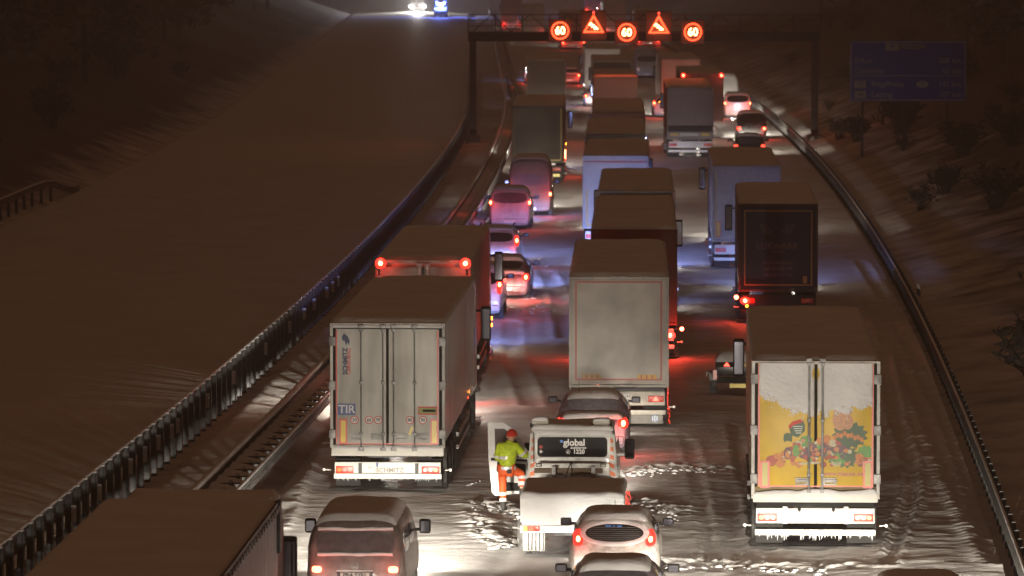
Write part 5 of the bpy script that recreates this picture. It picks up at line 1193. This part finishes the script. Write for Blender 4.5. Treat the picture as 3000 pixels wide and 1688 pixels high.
# head details and red knitted cap
part('cap', MB(), mat('red_wool', (.50, .03, .015), .9, bump=.006, bscale=60), Pn) if False else None
sp_ = bmesh.new(); bmesh.ops.create_icosphere(sp_, subdivisions=3, radius=.118); me = bpy.data.meshes.new('cap')
for v_ in list(sp_.verts):
    v_.co.z *= 1.08; v_.co.y *= 1.08
    if v_.co.z < -.035: v_.co.z = -.035; v_.co.x *= 1.02
sp_.to_mesh(me); sp_.free(); me.materials.append(mat('red_wool', (.50, .03, .015), .9, bump=.006, bscale=60)); me.shade_smooth(); link('cap', me, Pn, (.155, .105, 1.665))
part('nose', MB().cyl((.19, .205, 1.605), (.20, .235, 1.59), .018, .014, 6), SK, Pn)
for sx in (-1, 1): part('ear', MB().cyl((.155 + sx * .095, .10, 1.615), (.155 + sx * .115, .09, 1.62), .028, .02, 8), SK, Pn); part('eye', MB().cyl((.175 + sx * .035, .19, 1.64), (.178 + sx * .035, .202, 1.64), .012, .008, 8), BLACK, Pn)
part('mouth', MB().box(.165, .215, .195, .203, 1.555, 1.565), mat('lip', (.35, .1, .08), .5), Pn)
part('belt_pouch', MB().box(.10, .20, -.18, -.11, .84, .93), BT, Pn, bevel=.02)
snowpart('collar', MB().cyl((.11, .07, 1.42), (.125, .08, 1.53), .105, .085, 14), Pn, HV)
# step the raised boot rests on
part('step', MB().box(cx0 - .18, cx0 + .02, yb + .9, yb + 1.5, .30, .36), BLACK, R1)

# ------------------------------------------------------------------ trampled snow and clods
rng = random.Random(12)
cl = MB()
def clod(x, y, z, r):
    n = 7; v = [(x, y, z + r * .34)]
    for rr_, zz in ((.6, .25), (1., -.25)):
        for i in range(n):
            t = 2 * math.pi * (i + rng.random() * .5) / n; q = r * rr_ * rng.uniform(.65, 1.25); v.append((x + q * math.cos(t) * 1.5, y + 1.6 * q * math.sin(t), z + r * zz * rng.uniform(.5, 1.2)))
    f = [(0, 1 + i, 1 + (i + 1) % n) for i in range(n)] + [(1 + i, 8 + i, 8 + (i + 1) % n, 1 + (i + 1) % n) for i in range(n)]
    cl.add(v, f)
def trail(pts, num, wx, wy, r0, r1):
    num = int(num * .35)
    for k in range(num):
        t = rng.random() * (len(pts) - 1); i = min(int(t), len(pts) - 2); t -= i
        px = pts[i][0] * (1 - t) + pts[i + 1][0] * t + rng.gauss(0, wx); py = pts[i][1] * (1 - t) + pts[i + 1][1] * t + rng.gauss(0, wy)
        w_ = at_z(px, py, .12); clod(w_.x, w_.y, .105, rng.uniform(r0, r1) * rng.choice((.7, 1, 1.5)))
trail([(1385, 1490), (1440, 1480), (1500, 1500), (1530, 1510)], 150, 14, 8, .015, .05)
trail([(1395, 1515), (1420, 1550), (1410, 1580), (1440, 1590), (1490, 1605)], 110, 10, 6, .015, .05)
trail([(1840, 1480), (1900, 1480), (1960, 1500), (1975, 1510)], 150, 12, 8, .015, .05)
trail([(1815, 1392), (1900, 1380), (2000, 1372), (2105, 1382)], 220, 10, 5, .02, .055)
trail([(1940, 1662), (2100, 1660), (2250, 1668), (2480, 1672)], 170, 14, 4, .015, .05)
trail([(1380, 1420), (1400, 1412)], 20, 8, 3, .02, .04)
trail([(2440, 1295), (2560, 1290)], 40, 40, 5, .015, .04)
trail([(2560, 1300), (2680, 1450), (2820, 1560), (2850, 1640)], 120, 45, 14, .015, .05)
trail([(2640, 1085), (2700, 1110)], 26, 18, 6, .02, .045)
trail([(1500, 850), (1560, 870)], 40, 25, 8, .03, .07); trail([(1510, 770), (1600, 785)], 60, 30, 5, .03, .08); trail([(1500, 915), (1600, 905)], 50, 25, 6, .02, .06)
pp('snow_clods', cl, SNOW, None, kind='stuff')
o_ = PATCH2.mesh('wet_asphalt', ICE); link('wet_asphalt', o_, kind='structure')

# ------------------------------------------------------------------ bushes and trees on the banks
TW = mat('dark_twigs', (.035, .028, .022), .9); BARK = mat('bark', (.05, .04, .03), .9, var=.4); NEEDLE = mat('needles', (.03, .04, .022), .9, var=.5, vscale=3, dirt=(.2, .2, .2))
def bush_mesh(seed, R, Hh_):
    r_ = random.Random(seed); b = MB(); fo_ = MB()
    for k in range(46):
        a = r_.uniform(0, 6.28); ln = r_.uniform(.4, 1) * Hh_; sp2 = r_.uniform(.1, R)
        p0 = Vector((r_.uniform(-.2, .2), r_.uniform(-.2, .2), 0)); p1 = p0 + Vector((math.cos(a) * sp2, math.sin(a) * sp2, ln)); pm = p0.lerp(p1, .5) + Vector((0, 0, .1))
        b.cyl(p0, pm, .018, .012, 4).cyl(pm, p1, .012, .004, 4)
        for q in range(9):
            s0 = pm.lerp(p1, r_.random()); d = Vector((r_.uniform(-1, 1), r_.uniform(-1, 1), r_.uniform(.0, 1))).normalized() * r_.uniform(.12, .35)
            w_ = Vector((r_.uniform(-.04, .04), r_.uniform(-.04, .04), .05)); fo_.add([s0, s0 + d * .5 + w_, s0 + d, s0 + d * .5 - w_], [(0, 1, 2, 3)])
    return b.mesh('stems', TW), fo_.mesh('twigs', TW)
def tree_mesh(seed, Ht):
    r_ = random.Random(seed); t = MB().cyl((0, 0, 0), (0, 0, Ht * .55), .16, .09, 8).cyl((0, 0, Ht * .55), (0, 0, Ht * .97), .09, .02, 6); c = MB()
    for k in range(34):
        z = Ht * (.22 + .76 * k / 34); R = Ht * .27 * (1 - k / 36) ** .8 + .15
        for q in range(7):
            a = r_.uniform(0, 6.28); p = Vector((0, 0, z)); e = Vector((math.cos(a) * R * r_.uniform(.6, 1.1), math.sin(a) * R * r_.uniform(.6, 1.1), z - R * r_.uniform(.1, .4)))
            t.cyl(p, e, .022, .006, 3)
            for w_ in range(8):
                s0 = p.lerp(e, r_.uniform(.2, 1)); d = Vector((r_.uniform(-1, 1), r_.uniform(-1, 1), r_.uniform(-.7, .15))).normalized() * r_.uniform(.5, 1.2); ww = Vector((r_.uniform(-.3, .3), r_.uniform(-.3, .3), r_.uniform(-.15, .2)))
                c.add([s0, s0 + d * .5 + ww, s0 + d, s0 + d * .5 - ww], [(0, 1, 2, 3)])
    return t.mesh('trunk', BARK), c.mesh('crown', NEEDLE)
bms = [bush_mesh(k, r_, h_) for k, (r_, h_) in enumerate(((.9, 1.3), (1.3, 1.8), (.6, 1.0)))]
tms = [tree_mesh(k, h_) for k, h_ in enumerate((14, 18, 11))]
def gz(X, D):
    O = X - float(xc(D)); a = np.array([[O]]); return float(land_z(a, np.array([[D]]), np.array([[X]]))[0, 0])
rb = random.Random(21)
def plant(kind, off, D, sc, i):
    X = float(xc(D)) + off; me = (bms if kind == 'bush' else tms)[i]
    side_ = 'right' if off > 0 else 'left'
    if kind == 'bush': t = empty('bush', (X, D, gz(X, D) - .05), rb.uniform(0, 6), 'dark bare bush on the snowy %s bank' % side_, 'bush', 'bare bushes on the %s bank' % side_); ch = [link('stems', me[0], t), link('twigs', me[1], t)]
    else: t = empty('tree', (X, D, gz(X, D) - .2), rb.uniform(0, 6), 'dark conifer standing in the night at the top of the %s bank' % side_, 'tree', 'dark conifers above the %s bank' % side_); ch = [link('trunk', me[0], t), link('crown', me[1], t)]
    t.scale = (sc,) * 3
for k in range(64):
    D = 105 + 330 * (k / 64) ** 1.15 + rb.uniform(-4, 4); plant('bush', rb.uniform(12.5, 15 + D * .05), D, rb.uniform(.35, 1.7), rb.randrange(3))
for k in range(34): D = 240 + 7 * k + rb.uniform(-6, 6); plant('bush', -rb.uniform(31, 46), D, rb.uniform(.5, 2.4), rb.randrange(3))
for k in range(52): D = 95 + 8.5 * k + rb.uniform(-4, 4); plant('tree', rb.uniform(23, 30) + 6 * (k % 2), D, rb.uniform(.8, 1.25), rb.randrange(3))
for k in range(84): D = 60 + 7.5 * k + rb.uniform(-4, 4); plant('tree', -rb.uniform(33, 39) - 7 * (k % 3), D, rb.uniform(.85, 1.35), rb.randrange(3))

# ------------------------------------------------------------------ snowy air
if HAZE:
    hz = MB().box(-260, 300, -40, 1600, -8, 45); me = hz.mesh('haze', []) ; m = bpy.data.materials.new('snowy_air'); m.use_nodes = True; m.node_tree.nodes.clear()
    o = m.node_tree.nodes.new('ShaderNodeOutputMaterial'); v = m.node_tree.nodes.new('ShaderNodeVolumePrincipled'); v.inputs['Density'].default_value = HAZE; v.inputs['Color'].default_value = (.9, .9, .9, 1); v.inputs['Anisotropy'].default_value = .3
    m.node_tree.links.new(v.outputs[0], o.inputs['Volume']); me.materials.clear(); me.materials.append(m); link('haze', me, kind='stuff')
